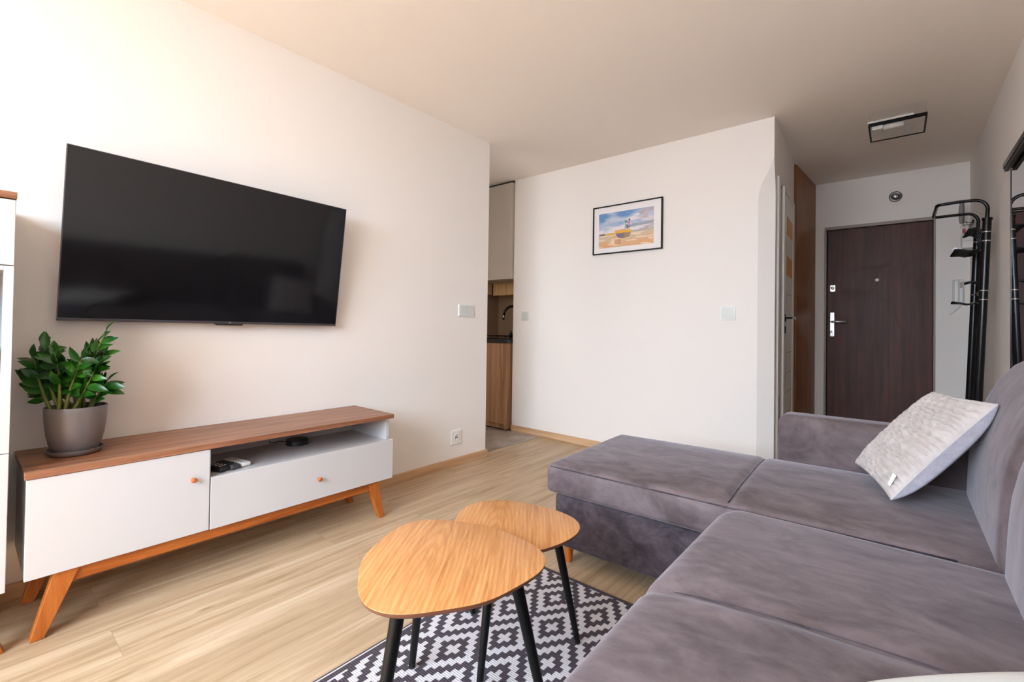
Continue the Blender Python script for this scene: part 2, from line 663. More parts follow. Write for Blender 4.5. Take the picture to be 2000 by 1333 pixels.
# entrance wall with door opening
DX0, DX1, DZ = 1.955, 2.768, 2.062
w = MB()
w.box((1.70, E, 0), (DX0, E + 0.1, H))
w.box((DX1, E, 0), (XR, E + 0.1, H))
w.box((DX0, E, DZ), (DX1, E + 0.1, H))
struct(w.build('wall_back', 'wall_paint'), 'hallway end wall around the entrance door')
struct(boxo('door_light_stop', (1.60, E + 0.1005, 0), (XR + 0.1, E + 0.15, H), 'plinth_black'), 'black panel added directly behind the entrance door to block leaking light')  # unseen panel added to stop outside light leaking round the door leaf
# window wall behind the camera
w = MB()
WX0, WX1, WZ0, WZ1 = 0.35, 2.55, 0.45, 2.35
w.box((-0.08, BACK - 0.1, 0), (WX0, BACK, H))
w.box((WX1, BACK - 0.1, 0), (XR + 0.1, BACK, H))
w.box((WX0, BACK - 0.1, WZ1), (WX1, BACK, H))
w.box((WX0, BACK - 0.1, 0), (WX1, BACK, WZ0))
struct(w.build('wall_front', 'wall_paint'))
wf = MB()
t = 0.06
wf.box((WX0, BACK - 0.08, WZ0), (WX1, BACK - 0.02, WZ0 + t)).box((WX0, BACK - 0.08, WZ1 - t), (WX1, BACK - 0.02, WZ1))
for xx in (WX0, (WX0 + WX1) / 2 - t / 2, WX1 - t):
    wf.box((xx, BACK - 0.08, WZ0 + t), (xx + t, BACK - 0.02, WZ1 - t))
struct(wf.build('window_1', 'white_plastic'))
struct(boxo('bounce_slab', (-1.5, -4.1, -0.14), (4.4, BACK - 0.101, -0.04), 'bounce_beige'), 'pale slab added outside the window to bounce light onto the ceiling')  # unseen slab, added so the sun bounces warm light up to the ceiling

# wall with the picture: its corner is chamfered below 2.2 m
XC = 1.862
ZT0, ZT1 = 1.95, 2.20
ch = 0.097
wp = MB()
XK = -0.435
Tn = 0.10
rings = []
for z, c_ in ((0, ch), (ZT0, ch), (ZT0 + 0.06, ch * 0.92), (ZT0 + 0.13, ch * 0.66), (ZT0 + 0.19, ch * 0.32), (ZT1 + 0.03, 0.001), (H, 0.001)):
    rings.append([(XK, B, z), (XC - c_, B, z), (XC - 0.0, B + c_ * 0.55, z), (hx(B + Tn), B + Tn, z), (XK, B + Tn, z)])
vs = [p for r_ in rings for p in r_]
fs = [(4, 3, 2, 1, 0), tuple(range(30, 35))]
for i in range(6):
    for j in range(5):
        fs.append((i * 5 + j, i * 5 + (j + 1) % 5, (i + 1) * 5 + (j + 1) % 5, (i + 1) * 5 + j))
wp.add(vs, fs)
struct(wp.build('wall_back_2', 'wall_paint'), 'white wall with the framed picture and chamfered corner')
# hallway side wall, door opening left solid behind the closed bathroom door
hw = MB().prism([(hx(B + Tn), B + Tn), (hx(4.665), 4.665), (hx(4.665) - 0.1, 4.665), (hx(B + Tn) - 0.1, B + Tn)], 0, H)
struct(hw.build('wall_hallway', 'wall_paint'), 'hallway side wall with the bathroom door')
# kitchen walls
struct(boxo('wall_kitchen_left', (-1.24, 1.45, 0), (-1.14, 4.25, H), 'backsplash'), 'left wall of the kitchen')
kw = MB().box((-1.14, 4.12, 0), (XK + 0.1, 4.22, H)).box((XK, B + Tn, 0), (XK + 0.1, 4.12, H))
struct(kw.build('wall_kitchen_back', 'backsplash'), 'beige back wall of the kitchen niche')
kf = MB().box((-1.14, 1.35, 0), (-0.08, 1.45, H))
struct(kf.build('wall_kitchen_front', 'wall_paint'))
struct(boxo('trim_1', (-0.085, TVY + 0.005, 0.0), (-0.075, B - 0.016, 0.003), 'brushed_steel'), 'thin strip where oak floor meets the grey tile')

# baseboards
bbs = 0.06
struct(boxo('baseboard_left', (0.0005, BACK, 0), (0.014, TVY + 0.012, bbs), 'skirting_oak', bevel=0.002), 'oak baseboard below the television wall')
struct(boxo('baseboard_left_end', (-0.08, TVY + 0.0005, 0), (0.0, TVY + 0.012, bbs), 'skirting_oak_x'))
struct(boxo('baseboard_back', (XK + 0.001, B - 0.014, 0), (XC - ch, B - 0.0005, bbs), 'skirting_oak_x', bevel=0.002), 'oak baseboard below the framed picture')
struct(boxo('baseboard_right', (XR - 0.014, BACK, 0), (XR - 0.0005, E, bbs), 'skirting_oak', bevel=0.002))

# ------------------------------------------------------------------ entrance door
d = thing('door_1', 'dark brown embossed entrance door with chrome handle', 'door', (2.36, E, 0))
del d['category']
struct(d)
fr = MB()
fr.box((DX0 + 0.002, E - 0.012, 0), (DX0 + 0.018, E + 0.06, DZ - 0.002))
fr.box((DX1 - 0.014, E - 0.006, 0), (DX1 - 0.002, E + 0.06, DZ - 0.002))
fr.box((DX0 + 0.018, E - 0.012, DZ - 0.030), (DX1 - 0.014, E + 0.06, DZ - 0.002))
fr.build('door_frame', 'grey_frame', d, bevel=0.002)
lf = boxo('door_leaf', (DX0 + 0.024, E + 0.015, 0.005), (DX1 - 0.016, E + 0.055, DZ - 0.034), 'brown_door', d, bevel=0.003)
ys = E + 0.015
hp = MB().box((2.002, ys - 0.008, 0.985), (2.040, ys, 1.222)).build('handle_plate', 'brushed_steel', d, bevel=0.004)
MB().tube([(2.020, ys - 0.006, 1.130), (2.020, ys - 0.055, 1.130), (2.032, ys - 0.062, 1.130), (2.135, ys - 0.062, 1.128)], 0.010, 12).build('door_handle', 'brushed_steel', d, smooth=True)
lp = MB().box((2.001, ys - 0.010, 1.425), (2.046, ys, 1.490)).build('lock_plate', 'brushed_steel', d, bevel=0.004)
MB().lathe([(0.015, 0), (0.015, -0.018), (0.010, -0.022), (0, -0.022)], (2.024, ys - 0.010, 1.460), 20, 'y').build('lock_knob', 'chrome', lp, smooth=True)
MB().lathe([(0.015, 0), (0.015, -0.006), (0.011, -0.010), (0, -0.011)], (2.365, ys, 1.523), 20, 'y').build('peephole', 'label_white', d, smooth=True)
MB().lathe([(0.009, 0), (0.009, -0.012), (0, -0.012)], (2.018, ys - 0.008, 1.035), 16, 'y').build('key_cylinder', 'chrome', d, smooth=True)
k = thing('door_key', 'small metal key hanging from the lock of the entrance door', 'key', (2.018, ys - 0.02, 1.03))
MB().box((2.0165, ys - 0.050, 1.030), (2.0195, ys - 0.021, 1.040)).lathe([(0.001, -0.0015), (0.014, -0.0015), (0.014, 0.0015), (0.001, 0.0015)], (2.018, ys - 0.060, 1.035), 16, 'x').build('key_blade', 'chrome', k)
MB().tube([(2.018 + 0.012 * math.cos(a), ys - 0.058, 1.012 + 0.016 * math.sin(a)) for a in [i * PI / 8 for i in range(16)]], 0.0015, 6, closed=True).build('key_ring', 'chrome', k)

# ------------------------------------------------------------------ bathroom door in the hallway wall
d = thing('door_2', 'white bathroom door with two amber panes and black handle', 'door', (hx(4.1), 4.1, 0))
del d['category']
struct(d)
hdir = Vector((-0.045, 1, 0)).normalized()
hn = Vector((1, 0.045, 0)).normalized()


def HP(y, o, z):
    return Vector((hx(y), y, z)) + hn * o


def hslab(mb, y0, y1, o0, o1, z0, z1):
    return mb.hexa([HP(y0, o0, z0), HP(y0, o1, z0), HP(y1, o1, z0), HP(y1, o0, z0), HP(y0, o0, z1), HP(y0, o1, z1), HP(y1, o1, z1), HP(y1, o0, z1)])


c_ = MB()
hslab(c_, 3.682, 3.752, 0.0005, 0.014, 0, 2.128)
hslab(c_, 4.50, 4.60, 0.0005, 0.014, 0, 2.128)
hslab(c_, 3.752, 4.50, 0.0005, 0.014, 2.095, 2.128)
c_.build('door_casing', 'white_door', d, bevel=0.002)
hslab(MB(), 3.885, 4.50, 0.0008, 0.010, 0.005, 2.09).build('door_leaf', 'white_door', d, bevel=0.001)
e_ = hslab(MB(), 3.865, 3.905, 0.0105, 0.026, 0.005, 2.10).build('leaf_rebate', 'white_door', d, bevel=0.002)
for z0, z1 in ((1.79, 1.93), (1.47, 1.62)):
    q = hslab(MB(), 4.13, 4.46, 0.0105, 0.013, z0, z1).build('door_pane', 'orange_glass', d)
    q['label'] = 'amber glass pane'
g_ = MB()
for z0 in (1.32, 1.16, 0.86, 0.70, 0.55):
    hslab(g_, 4.13, 4.46, 0.0103, 0.0112, z0, z0 + 0.006)
hslab(g_, 4.126, 4.130, 0.0103, 0.0112, 0.20, 1.93)
hslab(g_, 4.460, 4.464, 0.0103, 0.0112, 0.20, 1.93)
g_.build('panel_groove', 'groove', d)
hd = MB()
hslab(hd, 4.02, 4.07, 0.0105, 0.020, 1.105, 1.160)
hslab(hd, 4.02, 4.07, 0.0105, 0.020, 1.015, 1.070)
hd.tube([HP(4.045, 0.018, 1.132), HP(4.045, 0.062, 1.132)], 0.008, 10)
hslab(hd, 4.04, 4.17, 0.056, 0.070, 1.122, 1.142)
hd.build('door_handle', 'black_metal', d, bevel=0.001)

# ------------------------------------------------------------------ wardrobe of the hallway
wd = thing('hallway_wardrobe', 'tall brown wood fitted wardrobe between bathroom door and entrance door', 'wardrobe', (1.80, 4.67, 0))
MB().prism([(1.60, 4.667), (1.812, 4.667), (1.827, 4.700), (1.60, 4.700)], 0.002, H - 0.003).build('side_panel', 'wardrobe_wood', wd)
MB().prism([(1.60, 4.702), (1.829, 4.702), (1.880, E - 0.002), (1.60, E - 0.002)], 0.002, H - 0.003).build('sliding_front', 'wardrobe_wood', wd)

# ------------------------------------------------------------------ kitchen
KX = -0.458
k = thing('kitchen_base_cabinet', 'oak kitchen base cabinet beside the picture wall', 'cabinet', (-0.9, 3.8, 0))
boxo('cabinet_body', (-1.135, 3.50, 0.015), (KX - 0.02, 4.115, 0.868), 'kitchen_oak', k)
boxo('side_panel', (KX - 0.018, 3.484, 0.012), (KX, 4.115, 0.868), 'kitchen_oak', k, bevel=0.001)
boxo('cabinet_door', (-1.135, 3.484, 0.06), (KX - 0.020, 3.499, 0.866), 'kitchen_oak', k, bevel=0.001)
boxo('plinth', (-1.135, 3.515, 0.0), (KX - 0.02, 3.53, 0.0145), 'plinth_black', k)
o = boxo('kitchen_worktop', (-1.137, 3.468, 0.869), (KX + 0.012, 4.118, 0.905), 'black_worktop', bevel=0.003, origin=(-0.8, 3.8, 0.869))
tag(o, 'dark grey kitchen worktop on the oak base cabinet', 'worktop')
k = thing('wall_cabinet', 'tall pale cabinet hung up to the ceiling over the kitchen worktop', 'cabinet', (-0.8, 3.65, 1.512))
boxo('cabinet_body', (-1.137, 3.522, 1.512), (KX + 0.016, 3.83, 2.478), 'cream_upper', k)
boxo('cabinet_door', (-1.137, 3.502, 1.512), (KX + 0.016, 3.521, 2.474), 'cream_upper', k, bevel=0.001)
boxo('gap_shade_strip', (-1.137, 3.53, 2.479), (KX + 0.016, 3.83, H - 0.001), 'plinth_black', k)  # black strip stands in for the shaded gap under the ceiling
gp = 'small oak wall cabinets behind the tall one'
k = thing('small_wall_cabinet', 'small oak wall cabinet turned sideways on the left kitchen wall', 'cabinet', (-1.06, 3.7, 1.39), gp)
boxo('cabinet_body', (-1.139, 3.20, 1.392), (-1.02, 3.848, 1.509), 'kitchen_wall_oak', k)
boxo('cabinet_door', (-1.019, 3.20, 1.390), (-1.003, 3.848, 1.509), 'kitchen_wall_oak', k, bevel=0.001)
for x0, x1, lb in ((-0.985, -0.79, 'small oak wall cabinet in the corner above the kitchen tap'), (-0.788, -0.45, 'small oak wall cabinet nearest the picture wall above the tap')):
    k = thing('small_wall_cabinet', lb, 'cabinet', ((x0 + x1) / 2, 3.95, 1.385), gp)
    boxo('cabinet_body', (x0, 3.868, 1.385), (x1, 4.118, 1.70), 'kitchen_wall_oak', k)
    boxo('cabinet_door', (x0 + 0.001, 3.850, 1.382), (x1 - 0.001, 3.867, 1.70), 'kitchen_wall_oak', k, bevel=0.001)
k = thing('kitchen_faucet', 'black arched kitchen faucet with steel spray head', 'faucet', (-0.70, 3.95, 0.905))
arc = [(-0.66, 3.95, 0.906), (-0.66, 3.95, 1.10)]
for i in range(13):
    a = PI * i / 12
    arc.append((-0.74 + 0.08 * math.cos(a), 3.95 - 0.05 * (1 - math.cos(a)), 1.16 + 0.10 * math.sin(a)))
MB().tube(arc, 0.013, 10).build('faucet_hose', 'black_metal', k, smooth=True)
MB().tube([(-0.822, 3.85, 1.18), (-0.826, 3.85, 1.11)], [0.011, 0.014], 12).build('spray_head', 'chrome', k, smooth=True)
MB().lathe([(0.028, 0), (0.028, 0.03), (0.020, 0.05), (0.013, 0.06)], (-0.66, 3.95, 0.906), 20).build('faucet_base', 'chrome', k, smooth=True)
k = thing('gas_hob', 'black hob with a pan support on the dark worktop', 'hob', (-0.75, 3.76, 0.906))
boxo('hob_plate', (-0.98, 3.56, 0.906), (-0.50, 3.86, 0.912), 'black_plastic', k, bevel=0.001)
g_ = MB()
for xx in (-0.88, -0.78, -0.68, -0.58):
    g_.tube([(xx, 3.60, 0.935), (xx, 3.82, 0.935)], 0.004, 6)
for yy in (3.60, 3.82):
    g_.tube([(-0.88, yy, 0.935), (-0.58, yy, 0.935)], 0.004, 6)
for xx in (-0.88, -0.58):
    for yy in (3.60, 3.82):
        g_.tube([(xx, yy, 0.913), (xx, yy, 0.935)], 0.004, 6)
g_.build('pan_support', 'black_metal', k)
k = thing('tap_handle_block', 'small dark bottle standing beside the kitchen faucet', 'bottle', (-0.745, 3.87, 0.906))
MB().lathe([(0.020, 0), (0.020, 0.050), (0.008, 0.058), (0.008, 0.075), (0, 0.075)], (-0.745, 3.885, 0.9125), 16).build('bottle_body', 'black_plastic', k, smooth=True)
k.name = 'soap_bottle'
ORG['soap_bottle'] = ORG['tap_handle_block']


def plate(name, wall, a0, a1, z0, z1, label, cat, mats, n_rock=1, th=0.009, grp=None, split=False):
    """a switch plate with rockers. wall: 'left' (x=0), 'pic' (y=B)"""
    def bx(mb, p0, p1, q0, q1, t0, t1):
        if wall == 'left':
            return mb.box((t0, p0, q0), (t1, p1, q1))
        return mb.box((p0, B - t1, q0), (p1, B - t0, q1))
    c = ((a0 + a1) / 2, (z0 + z1) / 2)
    loc = (0, c[0], c[1]) if wall == 'left' else (c[0], B, c[1])
    t = thing(name, label, cat, loc, grp)
    bx(MB(), a0, a1, z0, z1, 0.0005, th).build('frame_plate', mats[0], t, bevel=0.002)
    m_ = 0.007
    wdt = (a1 - a0 - 2 * m_) / n_rock
    for i in range(n_rock):
        bx(MB(), a0 + m_ + i * wdt + 0.0008, a0 + m_ + (i + 1) * wdt - 0.0008, z0 + m_, z1 - m_, th, th + 0.003).build('rocker', mats[1], t, bevel=0.001)
    return t


plate('light_switch', 'left', 2.378, 2.536, 1.107, 1.196, 'wide double switch plate on the television wall near its edge', 'switch', ('white_plastic', 'grey_switch'), 2, 0.012)
plate('light_switch', 'pic', -0.326, -0.236, 1.098, 1.190, 'small square switch at the left end of the picture wall', 'switch', ('white_plastic', 'grey_switch'))
plate('light_switch', 'pic', 1.524, 1.622, 1.106, 1.202, 'square switch on the picture wall near its chamfered right corner', 'switch', ('white_plastic', 'grey_switch'), 1)
t = thing('power_socket', 'white round-well power socket low on the television wall', 'socket', (0, 2.376, 0.21))
boxo('frame_plate', (0.0005, 2.325, 0.160), (0.010, 2.427, 0.262), 'white_plastic', t, bevel=0.002)
MB().lathe([(0.020, 0.0105), (0.021, 0.014), (0.024, 0.014), (0.024, 0.010)], (0, 2.376, 0.211), 24, 'x').build('socket_ring', 'white_plastic', t, smooth=True)
MB().lathe([(0.0, 0.0104), (0.020, 0.0104)], (0, 2.376, 0.211), 24, 'x').build('socket_well', 'groove', t)
MB().box((0.0105, 2.372, 0.206), (0.020, 2.380, 0.216)).build('earth_pin', 'chrome', t)

# ------------------------------------------------------------------ framed picture
P0, P1, PZ0, PZ1 = 0.472, 1.090, 1.667, 2.077
t = thing('framed_picture', 'black framed photo of yellow fishing boats on a beach', 'picture', ((P0 + P1) / 2, B - 0.01, (PZ0 + PZ1) / 2))
f_ = MB()
fwid = 0.009
for lo, hi in (((P0, B - 0.024, PZ0), (P1, B - 0.002, PZ0 + fwid)), ((P0, B - 0.024, PZ1 - fwid), (P1, B - 0.002, PZ1)),
               ((P0, B - 0.024, PZ0 + fwid), (P0 + fwid, B - 0.002, PZ1 - fwid)), ((P1 - fwid, B - 0.024, PZ0 + fwid), (P1, B - 0.002, PZ1 - fwid))):
    f_.box(lo, hi)
f_.build('frame', 'black_paint_wood', t)
boxo('mat_board', (P0 + fwid, B - 0.014, PZ0 + fwid), (P1 - fwid, B - 0.010, PZ1 - fwid), 'passepartout', t)
# print surface
nx, nz = 130, 84
ia, ib, ic, id_ = P0 + 0.055, P1 - 0.072, PZ0 + 0.052, PZ1 - 0.062


def inpoly(x, y, poly):
    c = False
    j = len(poly) - 1
    for i in range(len(poly)):
        if (poly[i][1] > y) != (poly[j][1] > y) and x < (poly[j][0] - poly[i][0]) * (y - poly[i][1]) / (poly[j][1] - poly[i][1]) + poly[i][0]:
            c = not c
        j = i
    return c


def mixc(a, b, t_):
    t_ = min(max(t_, 0), 1)
    return tuple(x * (1 - t_) + y * t_ for x, y in zip(a, b))


def print_col(u, v):
    fb = 0.5 + 0.5 * noise.fractal(Vector((u * 4.2, v * 7.5, 1.3)), 1.0, 2.0, 4)
    hor = 0.60 - 0.03 * u
    if v < hor:
        sky = mixc((70, 130, 200), (228, 226, 232), (v / hor) * 1.25 + (fb - 0.5) * 1.5 + u * 0.55 - 0.15)
        if u > 0.75:
            sky = mixc(sky, (168, 158, 166), (fb - 0.45) * 3)
        if abs(v - (0.50 - 0.1 * u)) < 0.045 and u > 0.5:
            sky = mixc(sky, (120, 140, 160), 0.8)
        c = sky
    else:
        w_ = (v - hor) / (1 - hor)
        c = mixc((206, 186, 156), (222, 158, 98), w_ + (fb - 0.5) * 0.9)
        if noise.noise(Vector((u * 5, v * 16, 4))) > 0.18:
            c = mixc(c, (246, 226, 196), 0.7)
        if w_ < 0.12:
            c = mixc((150, 160, 164), c, w_ * 6)
    # small boats at left
    if inpoly(u, v, [(0.0, 0.585), (0.13, 0.585), (0.12, 0.635), (0.03, 0.64)]):
        c = (82, 78, 74)
    if inpoly(u, v, [(0.12, 0.60), (0.33, 0.585), (0.30, 0.645), (0.14, 0.655)]):
        c = (226, 168, 30)
    # large boat
    if inpoly(u, v, [(0.30, 0.53), (0.60, 0.545), (0.61, 0.62), (0.32, 0.62)]):
        c = (238, 172, 24)
    if inpoly(u, v, [(0.32, 0.615), (0.61, 0.61), (0.57, 0.75), (0.44, 0.775), (0.36, 0.73)]):
        c = (118, 92, 84)
        if u < 0.44 and v > 0.66 and v < 0.71:
            c = (70, 80, 170)
        if u > 0.49:
            c = (150, 116, 84)
    if inpoly(u, v, [(0.32, 0.53), (0.50, 0.515), (0.50, 0.54), (0.33, 0.55)]):
        c = (230, 130, 60)
    for fx, fy, fs_, fc in ((0.51, 0.30, 0.022, (60, 60, 70)), (0.575, 0.27, 0.024, (50, 50, 70)), (0.565, 0.35, 0.022, (200, 60, 60)), (0.53, 0.42, 0.024, (60, 60, 80)), (0.57, 0.46, 0.024, (90, 60, 70)), (0.54, 0.48, 0.026, (60, 60, 70))):
        if abs(u - fx) < fs_ * 0.6 and abs(v - fy) < fs_:
            c = fc
    for mx in (0.50, 0.53, 0.57):
        if abs(u - mx - (0.5 - v) * 0.05) < 0.004 and 0.28 < v < 0.54:
            c = (90, 80, 80)
    if 0.78 < v < 0.92 and abs(u - 0.36) < 0.06:
        c = mixc(c, (190, 110, 60), 0.6)
    return lin(mixc(c, (214, 206, 204), 0.22))


vs, fs = [], []
for j in range(nz + 1):
    for i in range(nx + 1):
        vs.append((ia + (ib - ia) * i / nx, B - 0.0145, id_ + (ic - id_) * j / nz))
for j in range(nz):
    for i in range(nx):
        a = j * (nx + 1) + i
        fs.append((a, a + nx + 1, a + nx + 2, a + 1))
pr = MB().add(vs, fs).build('print', 'photo_print', t)
at = pr.data.color_attributes.new('print_colour', 'FLOAT_COLOR', 'POINT')
k_ = 0
for j in range(nz + 1):
    for i in range(nx + 1):
        at.data[k_].color = (*print_col(i / nx, j / nz), 1)
        k_ += 1

# ------------------------------------------------------------------ television on its wall bracket
TL, TR, BR_, BL = [Vector(p) for p in ((0.140, 0.245, 1.692), (0.146, 1.374, 1.676), (0.056, 1.372, 1.024), (0.052, 0.238, 1.033))]
tn = (TR - TL).cross(TL - BL).normalized()
if tn.x < 0:
    tn = -tn
t = thing('television', 'large black flat television tilted forward on the white wall', 'television', (0.03, 0.80, 1.02))


def TVP(u, v, o=0.0):      # u to the right, v up
    return BL.lerp(BR_, u).lerp(TL.lerp(TR, u), v) + tn * o


def tvslab(mb, u0, u1, v0, v1, o0, o1):
    return mb.hexa([TVP(u0, v0, o0), TVP(u1, v0, o0), TVP(u1, v1, o0), TVP(u0, v1, o0), TVP(u0, v0, o1), TVP(u1, v0, o1), TVP(u1, v1, o1), TVP(u0, v1, o1)])


b_ = MB()
tvslab(b_, 0, 1, 0.014, 1, -0.014, -0.0012)
b_.build('housing', 'black_plastic', t, bevel=0.001)
tvslab(MB(), 0.10, 0.90, 0.06, 0.55, -0.036, -0.0145).build('rear_casing', 'black_plastic', t, bevel=0.004)
b_ = MB()
tvslab(b_, 0, 1, 0.0, 0.017, -0.016, 0.003)
b_.build('bottom_bezel', 'bezel', t, bevel=0.001)
b_ = MB()
tvslab(b_, 0, 0.0022, 0.0172, 1, -0.002, 0.0025)
tvslab(b_, 0.9978, 1, 0.0172, 1, -0.002, 0.0025)
tvslab(b_, 0.0022, 0.9978, 0.9965, 1, -0.002, 0.0025)
b_.build('edge_bezel', 'bezel', t)
tvslab(MB(), 0.0023, 0.9977, 0.0173, 0.9964, -0.001, 0.0012).build('screen', 'tv_screen', t)
sb = MB()
sb.hexa([TVP(0.475, -0.011, -0.012), TVP(0.573, -0.011, -0.012), TVP(0.576, 0.0, -0.012), TVP(0.462, 0.0, -0.012), TVP(0.475, -0.011, 0.001), TVP(0.573, -0.011, 0.001), TVP(0.576, 0.0, 0.001), TVP(0.462, 0.0, 0.001)])
sb.build('sensor_bar', 'black_plastic', t)
# tiny brand mark on the lower bezel: two pale strokes as in the photo
tvslab(MB(), 0.519, 0.5222, 0.006, 0.013, 0.003, 0.0034).build('logo', 'brushed_steel', t)
tvslab(MB(), 0.5235, 0.5275, 0.006, 0.013, 0.003, 0.0034).build('logo', 'brushed_steel', t)
boxo('wall_bracket', (0.0005, 0.65, 1.15), (0.020, 0.95, 1.45), 'black_metal', t)
MB().hexa([(0.02, 0.68, 1.20), (0.02, 0.92, 1.20), TVP(0.60, 0.27, -0.037), TVP(0.39, 0.27, -0.037), (0.02, 0.68, 1.26), (0.02, 0.92, 1.26), TVP(0.60, 0.36, -0.037), TVP(0.39, 0.36, -0.037)]).build('tilt_arm', 'black_metal', t)

# ------------------------------------------------------------------ TV stand
S0, S1, SZ0, SZ1 = 0.146, 1.531, 0.205, 0.527
SM = 0.658
t = thing('tv_stand', 'low white sideboard with walnut top and splayed wooden legs', 'tv stand', (0.2, 0.84, 0))
boxo('top', (0.012, S0 - 0.004, SZ1), (0.403, S1 + 0.001, 0.549), 'walnut_top', t, bevel=0.0015)
c_ = MB()
c_.box((0.02, S0 + 0.002, SZ0), (0.380, S0 + 0.018, SZ1 - 0.0005))        # left side
c_.box((0.02, S1 - 0.026, SZ0), (0.372, S1 - 0.010, SZ1 - 0.0005))        # right side
c_.box((0.02, SM - 0.008, SZ0 + 0.016), (0.374, SM + 0.008, SZ1 - 0.0005))
c_.box((0.02, S0 + 0.018, SZ0), (0.380, S1 - 0.026, SZ0 + 0.016))         # bottom
c_.box((0.02, S0 + 0.018, SZ0 + 0.016), (0.026, S1 - 0.026, SZ1 - 0.0005))  # back
c_.box((0.026, SM + 0.008, 0.394), (0.378, S1 - 0.026, 0.410))           # niche shelf
c_.build('carcass', 'white_lacquer', t)
dr_ = boxo('door', (0.381, S0 + 0.001, SZ0), (0.399, SM - 0.002, SZ1 - 0.002), 'white_lacquer', t, bevel=0.0015)
dw_ = boxo('drawer', (0.381, SM + 0.002, SZ0 - 0.002), (0.399, S1, 0.412), 'white_lacquer', t, bevel=0.0015)
for par, (yy, zz) in ((dr_, (0.597, 0.420)), (dw_, (1.110, 0.298))):
    kb = MB().lathe([(0.006, 0), (0.006, 0.008), (0.010, 0.014), (0.0105, 0.019), (0.009, 0.021)], (0.3992, yy, zz), 20, 'x').build('knob', 'knob_wood', par, smooth=True)
MB().box((0.352, 0.235, 0.158), (0.380, 1.44, 0.2045)).build('front_rail', 'orange_rail_wood', t, bevel=0.002)
MB().box((0.050, 0.235, 0.158), (0.078, 1.44, 0.2045)).build('rear_rail', 'orange_rail_wood', t, bevel=0.002)


def stand_leg(par, x0, x1, yt0, yt1, yb0, yb1, zt, nm='leg'):
    MB().hexa([(x0, yb0, 0.001), (x1, yb0, 0.001), (x1, yb1, 0.001), (x0, yb1, 0.001), (x0, yt0, zt), (x1, yt0, zt), (x1, yt1, zt), (x0, yt1, zt)]).build(nm, 'orange_leg_wood', par, bevel=0.002)


for x0 in (0.355, 0.048):
    stand_leg(t, x0, x0 + 0.034, 0.215, 0.280, 0.163, 0.197, 0.2045)
    stand_leg(t, x0, x0 + 0.034, 1.388, 1.446, 1.462, 1.492, 0.2045)

# objects on the stand
t = thing('media_puck', 'flat round black device in the open niche of the sideboard', 'speaker', (0.125, 1.135, 0.4102))
MB().lathe([(0.050, 0), (0.054, 0.002), (0.054, 0.024), (0.050, 0.028), (0, 0.0285)], (0.125, 1.135, 0.4103), 40).build('body', 'black_plastic', t, auto=40)
MB().tube([(0.088, 1.085, 0.428), (0.078, 1.062, 0.430), (0.066, 1.048, 0.424), (0.066, 1.03, 0.426), (0.064, 1.02, 0.435)], 0.0022, 8).build('cable', 'black_plastic', t, smooth=True)


def remote(name, label, c, ln, wd_, th, ang, mat, keys, kmat):
    R = Matrix.Rotation(ang, 3, 'Z')
    c = Vector(c)
    t_ = thing(name, label, 'remote control', c, 'remote controls in the niche of the sideboard')

    def tf(p):
        return c + R @ p
    MB().rbox((-ln / 2, -wd_ / 2, 0), (ln / 2, wd_ / 2, th), th * 0.45, (6, 3, 1), tf=tf).build('body', mat, t_, smooth=True)
    kb_ = MB()
    for i in range(keys):
        for j in (-1, 0, 1):
            x = -ln / 2 + ln * 0.18 + i * ln * 0.64 / max(keys - 1, 1)
            kb_.box((x - 0.003, j * wd_ * 0.26 - 0.003, th - 0.0004), (x + 0.003, j * wd_ * 0.26 + 0.003, th + 0.0010), tf)
    kb_.build('buttons', kmat, t_)
    return t_


remote('remote_control', 'thick black remote control nearest the sideboard door', (0.312, 0.708, 0.4112), 0.10, 0.044, 0.024, math.radians(20), 'black_plastic', 4, 'label_white')
remote('remote_control', 'grey-black remote control between the black and the white one', (0.300, 0.752, 0.4112), 0.12, 0.040, 0.022, math.radians(14), 'dark_grey_plastic', 5, 'black_plastic')
remote('remote_control', 'white remote control at the open end of the row', (0.272, 0.800, 0.4112), 0.14, 0.042, 0.018, math.radians(12), 'white_plastic', 6, 'grey_switch')

# ------------------------------------------------------------------ tall display cabinet at the left edge
C0, C1, CZ0, CZ1 = -0.50, 0.108, 0.190, 1.410
t = thing('display_cabinet', 'tall white display cabinet with glass shelves and walnut top', 'cabinet', (0.2, -0.2, 0))
boxo('top', (0.012, C0 - 0.003, CZ1), (0.402, C1 + 0.002, 1.431), 'walnut_top', t, bevel=0.0015)
c_ = MB()
c_.box((0.02, C0, CZ0), (0.380, C0 + 0.016, CZ1 - 0.0005)).box((0.02, C1 - 0.018, CZ0), (0.380, C1 - 0.002, CZ1 - 0.0005))
c_.box((0.02, C0 + 0.016, CZ0), (0.380, C1 - 0.018, CZ0 + 0.016)).box((0.02, C0 + 0.016, CZ0 + 0.016), (0.026, C1 - 0.018, CZ1 - 0.0005))
c_.box((0.026, C0 + 0.016, 1.190), (0.380, C1 - 0.018, 1.206)).box((0.026, C0 + 0.016, 0.612), (0.380, C1 - 0.018, 0.628))
c_.build('carcass', 'white_lacquer', t)
boxo('upper_door', (0.381, C0, 1.203), (0.399, C1, CZ1 - 0.004), 'white_lacquer', t, bevel=0.0015)
boxo('lower_door', (0.381, C0, CZ0), (0.399, C1, 0.618), 'white_lacquer', t, bevel=0.0015)
fd = MB()
fd.box((0.381, C1 - 0.022, 0.620), (0.399, C1, 1.200)).box((0.381, C0, 0.620), (0.399, C0 + 0.040, 1.200))
fd.box((0.381, C0 + 0.04, 0.620), (0.399, C1 - 0.022, 0.634)).box((0.381, C0 + 0.04, 1.186), (0.399, C1 - 0.022, 1.200))
gd = fd.build('glass_door_frame', 'white_lacquer', t, bevel=0.001)
